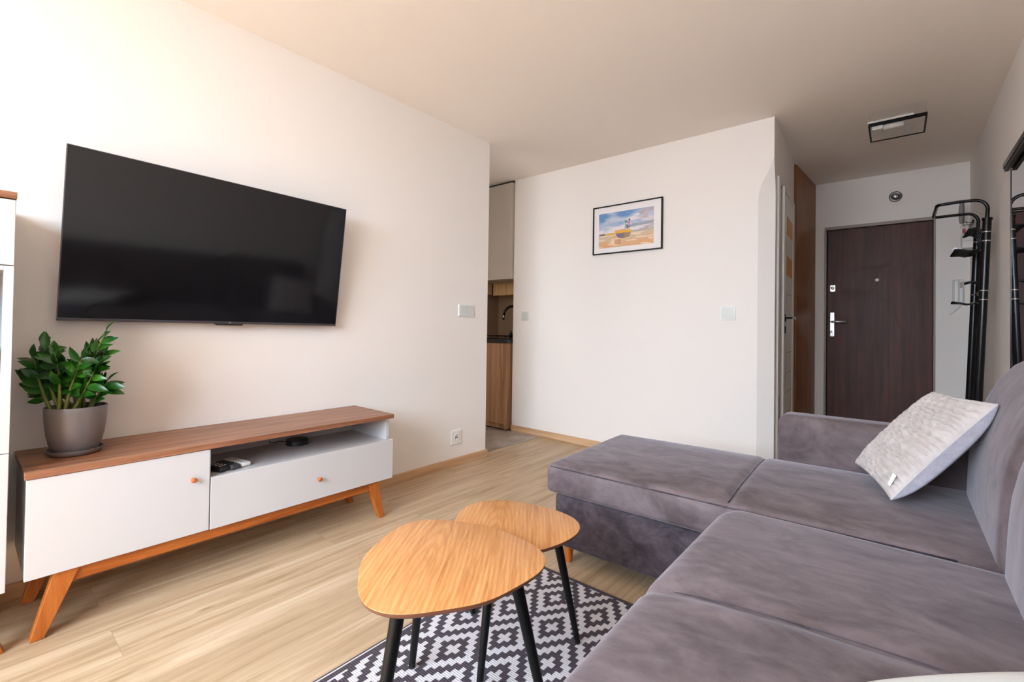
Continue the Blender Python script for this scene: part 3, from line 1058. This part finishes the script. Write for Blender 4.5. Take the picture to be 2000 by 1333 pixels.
boxo('shelf_glass', (0.030, C0 + 0.018, 0.935), (0.376, C1 - 0.020, 0.943), 'shelf_glass', t)
boxo('shelf_glass', (0.030, C0 + 0.018, 0.650), (0.376, C1 - 0.020, 0.658), 'shelf_glass', t)
for x0 in (0.355, 0.048):
    stand_leg(t, x0, x0 + 0.034, C1 - 0.125, C1 - 0.060, C1 - 0.030, C1 + 0.002, 0.1895)
    stand_leg(t, x0, x0 + 0.034, C0 + 0.060, C0 + 0.125, C0 + 0.008, C0 + 0.042, 0.1895)

# ------------------------------------------------------------------ potted plant
PC = Vector((0.200, 0.283, 0.5497))
t = thing('potted_plant', 'green leafy plant in a grey round pot on the sideboard', 'plant', PC)
z0 = PC.z
MB().lathe([(0.060, 0), (0.070, 0.002), (0.079, 0.014), (0.080, 0.020), (0.077, 0.020), (0.068, 0.008), (0.0, 0.006)], PC, 56).build('saucer', 'pot_glaze', t, auto=50)
MB().lathe([(0.0, 0.008), (0.058, 0.008), (0.0615, 0.012), (0.0725, 0.040), (0.080, 0.075), (0.0845, 0.115), (0.0865, 0.150), (0.0870, 0.170), (0.0855, 0.173), (0.082, 0.171), (0.080, 0.150), (0.078, 0.130), (0.0, 0.128)], PC, 56).build('pot', 'pot_glaze', t, auto=50)
MB().lathe([(0.0, 0.158), (0.04, 0.157), (0.0795, 0.152)], PC, 32).build('soil', 'soil', t, smooth=True)
SC = 1.70 / FPX


def pl(px_, py_, dep=0.0):
    q = PC + rt2 * ((px_ - 145) * SC) + up2 * (-(py_ - 882) * SC) + fw * dep
    q.x = max(q.x, 0.02)
    return q


random.seed(11)


def leaf(mb, p, d_, nrm, ln, wd_):
    d_ = d_.normalized()
    side = d_.cross(nrm).normalized()
    nrm = side.cross(d_)
    st = 6
    vs_ = []
    for i in range(st + 1):
        t_ = i / st
        wv_ = wd_ * (math.sin(PI * t_ ** 0.85) ** 0.8) * 0.5 if 0 < i < st else 0.0008
        c0 = p + d_ * (ln * t_) - nrm * (ln * 0.22 * t_ * t_)
        vs_ += [c0 - side * wv_ + nrm * wv_ * 0.35, c0, c0 + side * wv_ + nrm * wv_ * 0.35]
    fs_ = []
    for i in range(st):
        for j in range(2):
            a_ = i * 3 + j
            fs_.append((a_, a_ + 1, a_ + 4, a_ + 3))
    mb.add(vs_, fs_)


stems = [  # base px, tip px, tip depth, base depth, bend
    ((112, 798), (72, 672), 0.02, 0.02, (-14, 14)),
    ((118, 800), (62, 722), 0.00, -0.03, (-4, 18)),
    ((128, 800), (108, 680), -0.04, -0.03, (-12, 0)),
    ((135, 800), (160, 672), 0.06, 0.02, (-8, 0)),
    ((150, 798), (204, 648), 0.00, 0.00, (-14, 4)),
    ((156, 800), (196, 722), -0.03, -0.03, (-4, 10)),
    ((168, 796), (198, 745), 0.02, 0.02, (-6, 2)),
    ((142, 800), (134, 695), -0.05, -0.06, (10, 0)),
    ((150, 800), (178, 695), -0.04, -0.05, (-6, 0)),
    ((122, 798), (92, 695), -0.05, -0.05, (-6, 4)),
    ((160, 797), (186, 690), 0.03, 0.03, (2, 6)),
    ((140, 798), (148, 700), 0.03, 0.04, (0, 0)),
    ((125, 798), (84, 740), 0.03, 0.03, (0, 4)),
    ((150, 798), (118, 715), 0.01, 0.00, (4, -4)),
]
for bi, ((bx_, by_), (tx_, ty_), dt, db, (cx_, cy_)) in enumerate(stems):
    P0_, P2_ = pl(bx_ * 0.8 + 145 * 0.2, 800, db), pl(tx_, ty_, dt)
    P0_.z = z0 + 0.152
    P1_ = pl((bx_ + tx_) / 2 + cx_, (by_ + ty_) / 2 + cy_, (dt + db) / 2)
    pts = []
    for i in range(13):
        t_ = i / 12
        pts.append(P0_ * (1 - t_) ** 2 + P1_ * 2 * t_ * (1 - t_) + P2_ * t_ ** 2)
    st_ = MB().tube(pts, [0.0068 * (1 - 0.8 * i / 12) for i in range(13)], 8).build('stem', 'stem_green', t, smooth=True)
    fb_ = MB()
    nl = 16
    for i in range(nl):
        t_ = 0.34 + 0.66 * i / (nl - 1)
        q = P0_ * (1 - t_) ** 2 + P1_ * 2 * t_ * (1 - t_) + P2_ * t_ ** 2
        tg = ((P1_ - P0_) * (1 - t_) + (P2_ - P1_) * t_).normalized()
        sgn = -1 if i % 2 else 1
        vdir = (-fw * 0.8 + Vector((0, 0, 0.5))).normalized()
        lat = tg.cross(vdir).normalized() * sgn
        lat = Matrix.Rotation(random.uniform(-1.1, 1.1) + 0.5 * math.sin(bi * 2.3), 3, tg) @ lat
        dd_ = tg if i == nl - 1 else tg * random.uniform(0.45, 1.25) + lat + Vector((0, 0, random.uniform(-0.35, 0.2)))
        ln = random.uniform(0.050, 0.074) * (1.05 - 0.4 * abs(t_ - 0.6))
        end = q + dd_.normalized() * ln
        if end.x < 0.012:
            dd_.x = abs(dd_.x) * 0.2
        nrm_ = tg * -0.6 + vdir + Vector((random.uniform(-.5, .5), random.uniform(-.5, .5), 0.5))
        leaf(fb_, q, dd_, nrm_, ln, ln * random.uniform(0.40, 0.50))
    fb_.build('leaves', 'leaf_green', st_, smooth=True)

# ------------------------------------------------------------------ rug
t = boxo('patterned_rug', (RX0, RY0, 0.0005), (RX1, RY1, 0.006), 'rug_weave', bevel=0.001)
tag(t, 'charcoal and pale grey diamond patterned rug under the coffee tables', 'rug')

# ------------------------------------------------------------------ coffee tables
RZ = 0.0062


def coffee_table(label, cx_, cy_, z, R0, a3, b3, a6, b6, rot0, rleg, rtop, legr):
    t_ = thing('coffee_table', label, 'coffee table', (cx_, cy_, 0), 'nesting coffee tables on the rug')
    N = 96

    def ring(off, zz):
        out = []
        for i in range(N):
            a = 2 * PI * i / N
            r = R0 + a3 * math.cos(3 * a) + b3 * math.sin(3 * a) + a6 * math.cos(6 * a) + b6 * math.sin(6 * a) - off
            out.append((cx_ + r * math.cos(a), cy_ + r * math.sin(a), zz))
        return out
    th = 0.017
    rs_ = [ring(0.012, z - th), ring(0.002, z - th + 0.008), ring(0.0, z - 0.0012), ring(0.0004, z - 0.0003), ring(0.0014, z)]
    vs_ = [p for r_ in rs_ for p in r_]
    top = MB()
    side_f = [(i * N + j, i * N + (j + 1) % N, (i + 1) * N + (j + 1) % N, (i + 1) * N + j) for i in range(4) for j in range(N)]
    top.mat(1).add(vs_, side_f + [tuple(range(N))[::-1]])
    for q_ in range(2 * N, 4 * N):
        top.mi[q_] = 0
    nb = len(top.v) - N
    top.cur = 0
    top.f.append([nb + j for j in range(N)])
    top.mi.append(0)
    top.build('tabletop', ['table_oak', 'table_edge'], t_, auto=35)
    for k2 in range(3):
        a = rot0 + k2 * 2 * PI / 3
        p0 = Vector((cx_ + rtop * math.cos(a), cy_ + rtop * math.sin(a), z - th - 0.0005))
        p1 = Vector((cx_ + rleg * math.cos(a), cy_ + rleg * math.sin(a), RZ + 0.006))
        dv = (p1 - p0).normalized()
        lg = MB().tube([p0, p0.lerp(p1, 0.5), p1], [legr, legr * 0.82, legr * 0.6], 20).build('leg', 'black_paint_wood', t_, smooth=False, auto=40)
        MB().lathe([(legr * 0.62, 0), (legr * 0.62, 0.006)], (p1.x, p1.y, RZ), 16).build('foot_pad', 'black_plastic', lg)
    return t_


coffee_table('larger three-legged oak coffee table with a rounded triangular top', 1.640, 0.800, 0.450, 0.2238, -0.0096, 0.0163, -0.0023, -0.0048, math.radians(39.5), 0.265, 0.165, 0.0165)
coffee_table('smaller lower oak coffee table tucked behind the larger one', 1.560, 1.150, 0.400, 0.2011, -0.0091, 0.0134, -0.0003, -0.0014, math.radians(47), 0.222, 0.142, 0.0150)

# ------------------------------------------------------------------ corner sofa
t = thing('corner_sofa', 'large grey velvet corner sofa with a chaise along the white wall', 'sofa', (2.4, 1.2, 0))
rot2 = Matrix.Rotation(math.radians(2.0), 3, 'Z')
piv = Vector((2.06, 1.722, 0))


def ctf(p):
    return piv + rot2 @ (p - piv)


V = 'velvet_grey'
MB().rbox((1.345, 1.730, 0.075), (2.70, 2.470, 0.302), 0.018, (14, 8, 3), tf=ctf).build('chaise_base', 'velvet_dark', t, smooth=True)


def chaise_tf(p):
    q = p.copy()
    e = q.x - 2.063 + 0.05 * (q.y - 2.1) ** 2
    q.z -= 0.010 * math.exp(-(e / 0.014) ** 2) * (1 if q.z > 0.36 else 0)
    return ctf(q)


MB().rbox((1.310, 1.708, 0.304), (2.86, 2.480, 0.430), 0.026, (130, 14, 3), bulge=0.026, side=0.004, tf=chaise_tf).build('chaise_cushion', V, t, smooth=True)
# piping along the seams
pp = MB()
pts = []
for i in range(25):
    y = 1.722 + 0.745 * i / 24
    w_ = (y - 1.708) / 0.772 * 2 - 1
    x = 2.063 - 0.05 * (y - 2.1) ** 2
    u = (x - 1.31) / 1.55 * 2 - 1
    pts.append(ctf(Vector((x, y, 0.430 + 0.026 * (1 - abs(u) ** 3) * (1 - abs(w_) ** 3) - 0.009 - (0.005 if i in (0, 24) else 0)))))
pp.tube(pts, 0.003, 8)
pp.build('piping', 'velvet_dark', t, smooth=True)
pp = MB()
pp.tube([ctf(Vector((1.335 + 1.3 * i / 12, 1.7115, 0.4215))) for i in range(13)], 0.0028, 8)
pp.build('piping', 'velvet_dark', t, smooth=True)
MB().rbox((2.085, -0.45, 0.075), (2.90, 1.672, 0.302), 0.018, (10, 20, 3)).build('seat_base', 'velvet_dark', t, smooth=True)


def seat_tf(p):
    q = p.copy()
    # plan rounding of the far left corner and a slight outward sweep towards the viewer
    dy = 1.685 - q.y
    if dy < 0.10 and q.x < 2.35:
        q.x += 0.055 * (1 - dy / 0.10) ** 2 * max(0, (2.35 - q.x) / 0.30)
    if dy > 0.6:
        q.x += 0.02 * min(1, (dy - 0.6)) * (1 if q.x < 2.2 else 0)
    # pulled-in seams across the seat
    for ys_ in (1.03, 0.22):
        e = q.y - ys_ - 0.11 * (q.x - 2.1)
        if q.z > 0.40:
            q.z -= 0.012 * math.exp(-(e / 0.02) ** 2)
    return q


MB().rbox((2.055, -0.47, 0.304), (2.86, 1.690, 0.442), 0.042, (22, 110, 3), bulge=0.030, side=0.004, tf=seat_tf).build('seat_cushion', V, t, smooth=True)
for ys_ in (1.03, 0.22):
    pp = MB()
    pts = []
    for i in range(24):
        x = 2.075 + 0.66 * i / 23
        u = (x - 2.055) / (2.86 - 2.055) * 2 - 1
        y = ys_ + 0.11 * (x - 2.1)
        w_ = (y + 0.47) / (1.69 + 0.47) * 2 - 1
        zz = 0.442 + 0.030 * (1 - abs(u) ** 3) * (1 - abs(w_) ** 3) - 0.0115
        if i < 2:
            zz -= (0.018, 0.004)[i]
        pts.append((x, y + 0.006, zz))
    pp.tube(pts, 0.003, 8)
    pp.build('piping', 'velvet_dark', t, smooth=True)

# back cushions: a rounded profile swept along the wall
prof = [(2.712, 0.36), (2.711, 0.44), (2.713, 0.50), (2.716, 0.57), (2.722, 0.64), (2.734, 0.705), (2.752, 0.765), (2.775, 0.825), (2.803, 0.880), (2.836, 0.925),
        (2.872, 0.952), (2.905, 0.962), (2.935, 0.955), (2.958, 0.935), (2.965, 0.90), (2.965, 0.75), (2.965, 0.60), (2.965, 0.45), (2.965, 0.34), (2.90, 0.30), (2.80, 0.30), (2.73, 0.31)]
cen = Vector((2.86, 0, 0.62))


def back_cushion(y0, y1, name, bow=0.0):
    ny = 26
    ysl = []
    r_ = 0.07
    for f_ in (0, 0.06, 0.2, 0.45, 0.75, 1.0):
        ysl.append((y0 + r_ * f_, 1 - (1 - math.sqrt(max(0, 1 - (1 - f_) ** 2)))))
    for i in range(1, ny):
        ysl.append((y0 + r_ + (y1 - y0 - 2 * r_) * i / ny, 1))
    for f_ in (1.0, 0.75, 0.45, 0.2, 0.06, 0):
        ysl.append((y1 - r_ * f_, 1 - (1 - math.sqrt(max(0, 1 - (1 - f_) ** 2)))))
    K = len(prof)
    vs_ = []
    for y, e in ysl:
        for (x, z) in prof:
            dx, dz = x - cen.x, z - cen.z
            L = math.hypot(dx, dz)
            k3 = (L - 0.055 * (1 - e)) / L
            xx = cen.x + dx * k3
            if dx < 0 and z > 0.4:
                xx -= bow * (1 - (2 * (y - y0) / (y1 - y0) - 1) ** 2)
            vs_.append((xx, y, cen.z + dz * k3))
    fs_ = [tuple(range(K)), tuple(range(len(ysl) * K - K, len(ysl) * K))[::-1]]
    for i in range(len(ysl) - 1):
        for j in range(K):
            fs_.append((i * K + j, (i + 1) * K + j, (i + 1) * K + (j + 1) % K, i * K + (j + 1) % K))
    return MB().add(vs_, fs_).build(name, V, t, smooth=True)


back_cushion(1.700, 2.495, 'back_cushion', 0.004)
back_cushion(-0.45, 1.690, 'back_cushion', 0.010)
MB().rbox((2.075, 2.492, 0.075), (2.965, 2.655, 0.640), 0.042, (10, 3, 6), bulge=0.0, side=0.006).build('armrest', V, t, smooth=True)
for lx, ly in ((1.395, 1.775), (1.395, 2.42)):
    q = ctf(Vector((lx, ly, 0)))
    MB().tube([(q.x, q.y, 0.001), (q.x, q.y, 0.076)], [0.016, 0.022], 16).build('leg', 'orange_leg_wood', t, auto=40)
for lx, ly in ((2.85, 2.55), (2.2, 2.58), (2.14, -0.38), (2.85, -0.38)):
    MB().tube([(lx, ly, 0.001 if ly > 2 or ly < -0.3 else 0.007), (lx, ly, 0.076)], [0.016, 0.022], 16).build('leg', 'orange_leg_wood', t, auto=40)

# ------------------------------------------------------------------ pillows


def pillow(mb_front, mb_back, A, D, C, B_, th_f, th_b, n_=90, tex=0.0, pinch=0.07):
    A, B_, C, D = map(Vector, (A, B_, C, D))
    nrm = (D - A).cross(B_ - A).normalized()
    if nrm.dot(CAM - A) < 0:
        nrm = -nrm

    def P(u, v, side):
        # pinch edges in between the corners
        uu, vv = 2 * u - 1, 2 * v - 1
        us = 0.5 + 0.5 * uu * (1 - pinch * (1 - vv ** 2) * abs(uu))
        vs2 = 0.5 + 0.5 * vv * (1 - pinch * (1 - uu ** 2) * abs(vv))
        if side < 0 and tex and uu > 0:
            us += 0.5 * 0.95 * math.sqrt(max(0, 1 - uu)) * uu ** 4 * (1 - vv ** 4)
        p = A.lerp(D, us).lerp(B_.lerp(C, us), vs2)
        h = (max(0, 1 - uu ** 2) * max(0, 1 - vv ** 2)) ** 0.42
        off = (th_f if side > 0 else -th_b) * h
        if tex and side > 0:
            fade = min(1.0, max(0.0, (u - 0.25) / 0.5))
            warp = 0.36 * math.sin(2 * PI * (u * 8 + 0.5 * math.floor(v * 19 + 0.5))) * (1 - 0.75 * fade)
            warp += 0.9 * noise.noise(Vector((u * 3.0, v * 7.0, 0)))
            w_ = abs(math.sin(PI * (v * 19 + warp)))
            off += tex * (w_ ** 0.6 - 0.5) * min(1, h * 2.2)
            off += 0.004 * noise.noise(Vector((u * 12, v * 12, 3))) * h
        return p + nrm * off
    for mb, side in ((mb_front, 1), (mb_back, -1)):
        vs_ = [P(i / n_, j / n_, side) for j in range(n_ + 1) for i in range(n_ + 1)]
        fs_ = []
        for j in range(n_):
            for i in range(n_):
                a = j * (n_ + 1) + i
                f4 = (a, a + 1, a + n_ + 2, a + n_ + 1)
                fs_.append(f4 if side > 0 else f4[::-1])
        mb.add(vs_, fs_)
    return P


t = thing('throw_pillow', 'pale pleated square pillow leaning on the sofa back', 'pillow', (2.56, 2.25, 0.47))
mf, mb_ = MB(), MB()
PA, PD, PCc, PB = (2.375, 2.42, 0.485), (2.495, 2.01, 0.472), (2.758, 2.12, 0.812), (2.622, 2.50, 0.800)
PF = pillow(mf, mb_, PA, PD, PCc, PB, 0.045, 0.062, n_=220, tex=0.0135, pinch=0.05)
mf.build('pleated_front', 'pleated_cloth', t, smooth=True)
mb_.build('velvet_back', 'pale_velvet', t, smooth=True)
q = PF(0.985, 0.10, 1)
q2 = PF(0.97, 0.17, 1)
dn = (Vector(PD) - Vector(PA)).cross(Vector(PB) - Vector(PA)).normalized()
if dn.dot(CAM - Vector(PA)) < 0:
    dn = -dn
tg_ = [PF(0.915, 0.07, 1), PF(0.955, 0.07, 1), PF(0.955, 0.165, 1), PF(0.915, 0.165, 1)]
MB().hexa([p + dn * (0.006 + 0.004 * (i > 1)) for i, p in enumerate(tg_)] + [p + dn * (0.0075 + 0.004 * (i > 1)) for i, p in enumerate(tg_)]).build('care_tag', 'label_white', t)

WPA, WPD, WPC, WPB = (2.44, 0.797, 0.527), (2.40, 0.42, 0.527), (2.69, 0.46, 0.573), (2.70, 0.987, 0.573)
t = thing('seat_cushion_pillow', 'smooth white pillow at the near end of the sofa seat', 'pillow', (2.60, 0.60, 0.47))
t.name = 'white_pillow'
ORG['white_pillow'] = Vector((2.60, 0.60, 0.47))
mf, mb_ = MB(), MB()
pillow(mf, mb_, WPA, WPD, WPC, WPB, 0.055, 0.05, n_=40, pinch=0.05)
mf.add(mb_.v, mb_.f)
mf.build('pillow_cover', 'white_cloth', t, smooth=True)

# ------------------------------------------------------------------ ceiling lamp in the hallway
t = thing('ceiling_lamp', 'square black framed glass ceiling lamp in the hallway', 'lamp', (2.505, 4.02, H))
LX0, LX1, LY0, LY1, LZ = 2.357, 2.652, 3.86, 4.19, 2.400
f_ = MB()
for lo, hi in (((LX0, LY0, LZ), (LX1, LY0 + 0.008, LZ + 0.022)), ((LX0, LY1 - 0.008, LZ), (LX1, LY1, LZ + 0.006)),
               ((LX0, LY0 + 0.008, LZ), (LX0 + 0.010, LY1 - 0.008, LZ + 0.010)), ((LX1 - 0.010, LY0 + 0.008, LZ), (LX1, LY1 - 0.008, LZ + 0.010))):
    f_.box(lo, hi)
f_.build('lamp_frame', 'black_metal', t)
g_ = MB()
g_.box((LX0 + 0.002, LY0 + 0.009, LZ + 0.011), (LX0 + 0.005, LY1 - 0.009, H - 0.004)).box((LX1 - 0.005, LY0 + 0.009, LZ + 0.011), (LX1 - 0.002, LY1 - 0.009, H - 0.004))
g_.box((LX0 + 0.006, LY1 - 0.006, LZ + 0.007), (LX1 - 0.006, LY1 - 0.003, H - 0.004)).box((LX0 + 0.006, LY0 + 0.003, LZ + 0.023), (LX1 - 0.006, LY0 + 0.006, H - 0.004))
g_.build('glass_shade', 'clear_glass', t)
boxo('ceiling_plate', (LX0 - 0.010, LY0 + 0.18, H - 0.018), (LX1 - 0.06, LY1 + 0.19, H - 0.0005), 'lamp_white', t, bevel=0.002)
boxo('lamp_holder', (2.37, 4.08, 2.450), (2.43, 4.13, H - 0.0185), 'lamp_white', t, bevel=0.003)
MB().tube([(2.431, 4.105, 2.462), (2.54, 4.105, 2.462)], 0.017, 16).build('bulb', 'lamp_white', t, smooth=True)

t = thing('ceiling_vent', 'small round metal vent high on the wall above the entrance door', 'vent', (2.495, E, 2.28))
t.name = 'wall_vent'
ORG['wall_vent'] = Vector((2.495, E, 2.28))
MB().lathe([(0.048, 0.0), (0.048, -0.008), (0.040, -0.014), (0.024, -0.010), (0.024, -0.004)], (2.495, E - 0.0005, 2.280), 32, 'y').build('vent_ring', 'vent_metal', t, smooth=True)
MB().lathe([(0.022, -0.004), (0.020, -0.020), (0.008, -0.026), (0, -0.026)], (2.495, E - 0.0005, 2.280), 24, 'y').build('vent_cap', 'brushed_steel', t, smooth=True)

# ------------------------------------------------------------------ mirror with its black shelf-like hood on the right wall
MY0, MY1, MZ0, MZ1 = 2.70, 3.63, 0.25, 1.925
t = thing('wall_mirror', 'large black framed mirror on the right wall above the sofa back', 'mirror', (XR, 3.0, 1.1))
boxo('mirror_glass', (XR - 0.004, MY0 + 0.012, MZ0 + 0.012), (XR - 0.0008, MY1 - 0.010, MZ1), 'mirror_glass', t)
f_ = MB()
f_.box((XR - 0.006, MY1 - 0.010, MZ0), (XR - 0.0006, MY1, MZ1)).box((XR - 0.006, MY0, MZ0), (XR - 0.0006, MY0 + 0.012, MZ1)).box((XR - 0.006, MY0 + 0.012, MZ0), (XR - 0.0006, MY1 - 0.010, MZ0 + 0.012))
f_.build('mirror_frame', 'black_metal', t)
f_ = MB()
f_.mat(0).box((XR - 0.032, MY0 - 0.05, MZ1 + 0.012), (XR - 0.0006, MY1 + 0.015, MZ1 + 0.040))
f_.build('top_rail', 'black_metal', t)
MB().box((XR - 0.028, MY0 - 0.05, MZ1 - 0.004), (XR - 0.011, MY1 + 0.012, MZ1 + 0.0115)).build('rail_channel', 'dark_grey_plastic', t)

# ------------------------------------------------------------------ black clothes rack beside the mirror
t = thing('clothes_rack', 'black tubular clothes rack with curved hooks against the right wall', 'clothes rack', (2.90, 4.2, 0))


def rpt(base, z):      # the posts lean a little
    return Vector((base[0] + 0.034 * z, base[1], z))


near, far = (2.872, 4.02), (2.872, 4.44)
# upper loop
lp_ = []
zt = 1.862
for z in (1.70, 1.76, 1.80):
    lp_.append(rpt(near, z))
cpx = rpt(near, 1.80)
for i in range(1, 7):
    a = i * PI / 12
    lp_.append(Vector((cpx.x - 0.062 * (1 - math.cos(a)), near[1], 1.80 + 0.062 * math.sin(a))))
lp_ += [Vector((2.80, near[1], zt)), Vector((2.735, near[1], zt - 0.004))]
for i in range(1, 6):
    a = i * PI / 12
    lp_.append(Vector((2.735 - 0.03 * math.sin(a), near[1] + 0.03 * (1 - math.cos(a)), zt - 0.005)))
lp_ += [Vector((2.705, near[1] + 0.06, zt - 0.005)), Vector((2.705, far[1] - 0.06, zt - 0.005))]
for i in range(1, 7):
    a = i * PI / 12
    lp_.append(Vector((2.705 + 0.03 * (1 - math.cos(a)), far[1] - 0.03 + 0.03 * math.sin(a), zt - 0.005)))
lp_ += [Vector((2.80, far[1], zt - 0.003))]
cpx2 = rpt(far, 1.80)
for i in range(5, -1, -1):
    a = i * PI / 12
    lp_.append(Vector((cpx2.x - 0.062 * (1 - math.cos(a)), far[1], 1.80 + 0.060 * math.sin(a))))
lp_ += [rpt(far, 1.76), rpt(far, 1.70)]
MB().tube(lp_, 0.0098, 12).build('top_loop', 'black_metal', t, smooth=True)
for base in (near, far):
    po = MB().tube([rpt(base, 0.004), rpt(base, 0.9), rpt(base, 1.735)], 0.0205, 20).build('post', 'black_metal', t, auto=40)
    MB().tube([rpt(base, 1.73), rpt(base, 1.745)], 0.0245, 20).build('post_collar', 'black_metal', po, auto=40)
    for z in (1.655, 1.600, 1.295, 1.240):
        MB().tube([rpt(base, z), rpt(base, z + 0.007)], 0.0212, 20).build('chrome_ring', 'chrome', po, smooth=True)
MB().box((2.70, near[1] - 0.025, 0.001), (2.955, near[1] + 0.025, 0.022)).build('foot', 'black_metal', t, bevel=0.004)
MB().box((2.70, far[1] - 0.025, 0.001), (2.955, far[1] + 0.025, 0.022)).build('foot', 'black_metal', t, bevel=0.004)
for zc, cnt, sc_ in ((1.64, 6, 1.0), (1.30, 2, 1.0)):
    xb = 2.872 + 0.034 * zc
    MB().tube([(xb, near[1], zc), (xb, far[1], zc)], 0.007, 10).build('cross_bar', 'black_metal', t, smooth=True)
    for i in range(cnt):
        y = near[1] + 0.09 + (0.30 if cnt > 2 else 0.06) * i / max(cnt - 1, 1)
        pts = []
        for j in range(11):
            a = math.radians(-118 + 236 * j / 10)
            pts.append(Vector((xb - 0.040 + 0.045 * math.cos(a) - (0.030 if j < 3 else 0) * (3 - j) / 3.0 - 0.012 * (j == 10), y, zc - 0.008 + 0.072 * math.sin(a))))
        hk = MB().tube([pts[0] + Vector((-0.045, 0, 0.004))] + pts, [0.008] + [0.0052] * 10 + [0.008], 8)
        hk.build('hook', 'black_metal', t, smooth=True)

# ------------------------------------------------------------------ intercom, keys and small things by the entrance
t = thing('intercom', 'white intercom handset on the wall right of the entrance door', 'intercom', (2.90, E, 1.39))
MB().rbox((2.874, E - 0.045, 1.285), (2.942, E - 0.0006, 1.494), 0.012, (4, 2, 6)).build('housing', 'white_plastic', t, smooth=True)
MB().rbox((2.882, E - 0.068, 1.292), (2.912, E - 0.046, 1.488), 0.008, (2, 2, 6)).build('handset', 'white_plastic', t, smooth=True)
boxo('grille', (2.918, E - 0.0465, 1.42), (2.936, E - 0.0452, 1.47), 'groove', t)
MB().tube([(2.925, E - 0.03, 1.286), (2.915, E - 0.03, 1.262), (2.875, E - 0.02, 1.215), (2.862, E - 0.02, 1.198)], 0.004, 8).build('cable', 'white_plastic', t, smooth=True)

t = thing('key_hook_rail', 'small rail with hooks on the right wall near the corner', 'key rack', (XR, 5.35, 1.95))
boxo('rail', (XR - 0.012, 5.20, 1.925), (XR - 0.0006, 5.44, 1.950), 'black_metal', t)
MB().tube([(XR - 0.012, 5.35, 1.938), (2.93, 5.35, 1.936), (2.928, 5.35, 1.95)], 0.003, 6).build('hook', 'black_metal', t)
MB().tube([(XR - 0.012, 5.25, 1.938), (2.94, 5.25, 1.936), (2.938, 5.25, 1.95)], 0.003, 6).build('hook', 'black_metal', t)
t = thing('shoehorn', 'grey curved shoehorn hanging high in the corner behind the clothes rack', 'shoehorn', (2.92, 5.34, 1.95))
vs_, fs_ = [], []
for i in range(11):
    f_ = i / 10
    z = 1.950 + 0.175 * f_
    w_ = 0.006 + 0.018 * math.sin(PI * min(f_ * 0.8 + 0.1, 1)) * (1 if f_ < 0.99 else 0.5)
    vs_ += [(2.918 - w_ * 0.3, 5.33 - w_, z), (2.932 + w_ * 0.2, 5.33, z), (2.918 - w_ * 0.3, 5.33 + w_, z), (2.915 - w_ * 0.6, 5.33, z)]
for i in range(10):
    for j in range(4):
        fs_.append((i * 4 + j, i * 4 + (j + 1) % 4, i * 4 + 4 + (j + 1) % 4, i * 4 + 4 + j))
fs_ += [(0, 3, 2, 1), (40, 41, 42, 43)]
MB().add(vs_, fs_).build('blade', 'leather_grey', t, smooth=True)
t = thing('key_bunch', 'bunch of keys with a red tag hanging from the hook rail', 'keys', (2.925, 5.34, 1.90))
MB().tube([(2.925 + 0.010 * math.cos(a), 5.35, 1.922 + 0.013 * math.sin(a)) for a in [i * PI / 6 for i in range(12)]], 0.0015, 6, closed=True).build('key_ring', 'chrome', t)
MB().box((2.915, 5.345, 1.865), (2.924, 5.349, 1.915)).build('key_blade', 'chrome', t)
MB().box((2.927, 5.350, 1.870), (2.945, 5.354, 1.908)).build('fob', 'red_tag', t)
t = thing('fuse_box', 'small pale meter box on the right wall behind the clothes rack', 'box', (XR, 5.30, 1.80))
boxo('housing', (2.918, 5.26, 1.735), (XR - 0.0006, 5.40, 1.850), 'white_plastic', t, bevel=0.004)
boxo('cover_line', (2.926, 5.258, 1.790), (2.976, 5.2598, 1.793), 'groove', t)
t = thing('hanging_padlock', 'small metal key hanging on the wall left of the pale meter box', 'key', (2.893, E, 1.76))
t.name = 'wall_key'
ORG['wall_key'] = Vector((2.893, E, 1.76))
MB().tube([(2.893, E - 0.001, 1.768), (2.893, E - 0.014, 1.768)], 0.0025, 6).build('nail', 'chrome', t)
MB().lathe([(0.004, -0.0015), (0.012, -0.0015), (0.012, 0.0015), (0.004, 0.0015)], (2.893, E - 0.012, 1.758), 16, 'y').box((2.870, E - 0.0135, 1.755), (2.885, E - 0.0105, 1.760)).build('key_blade', 'brushed_steel', t)
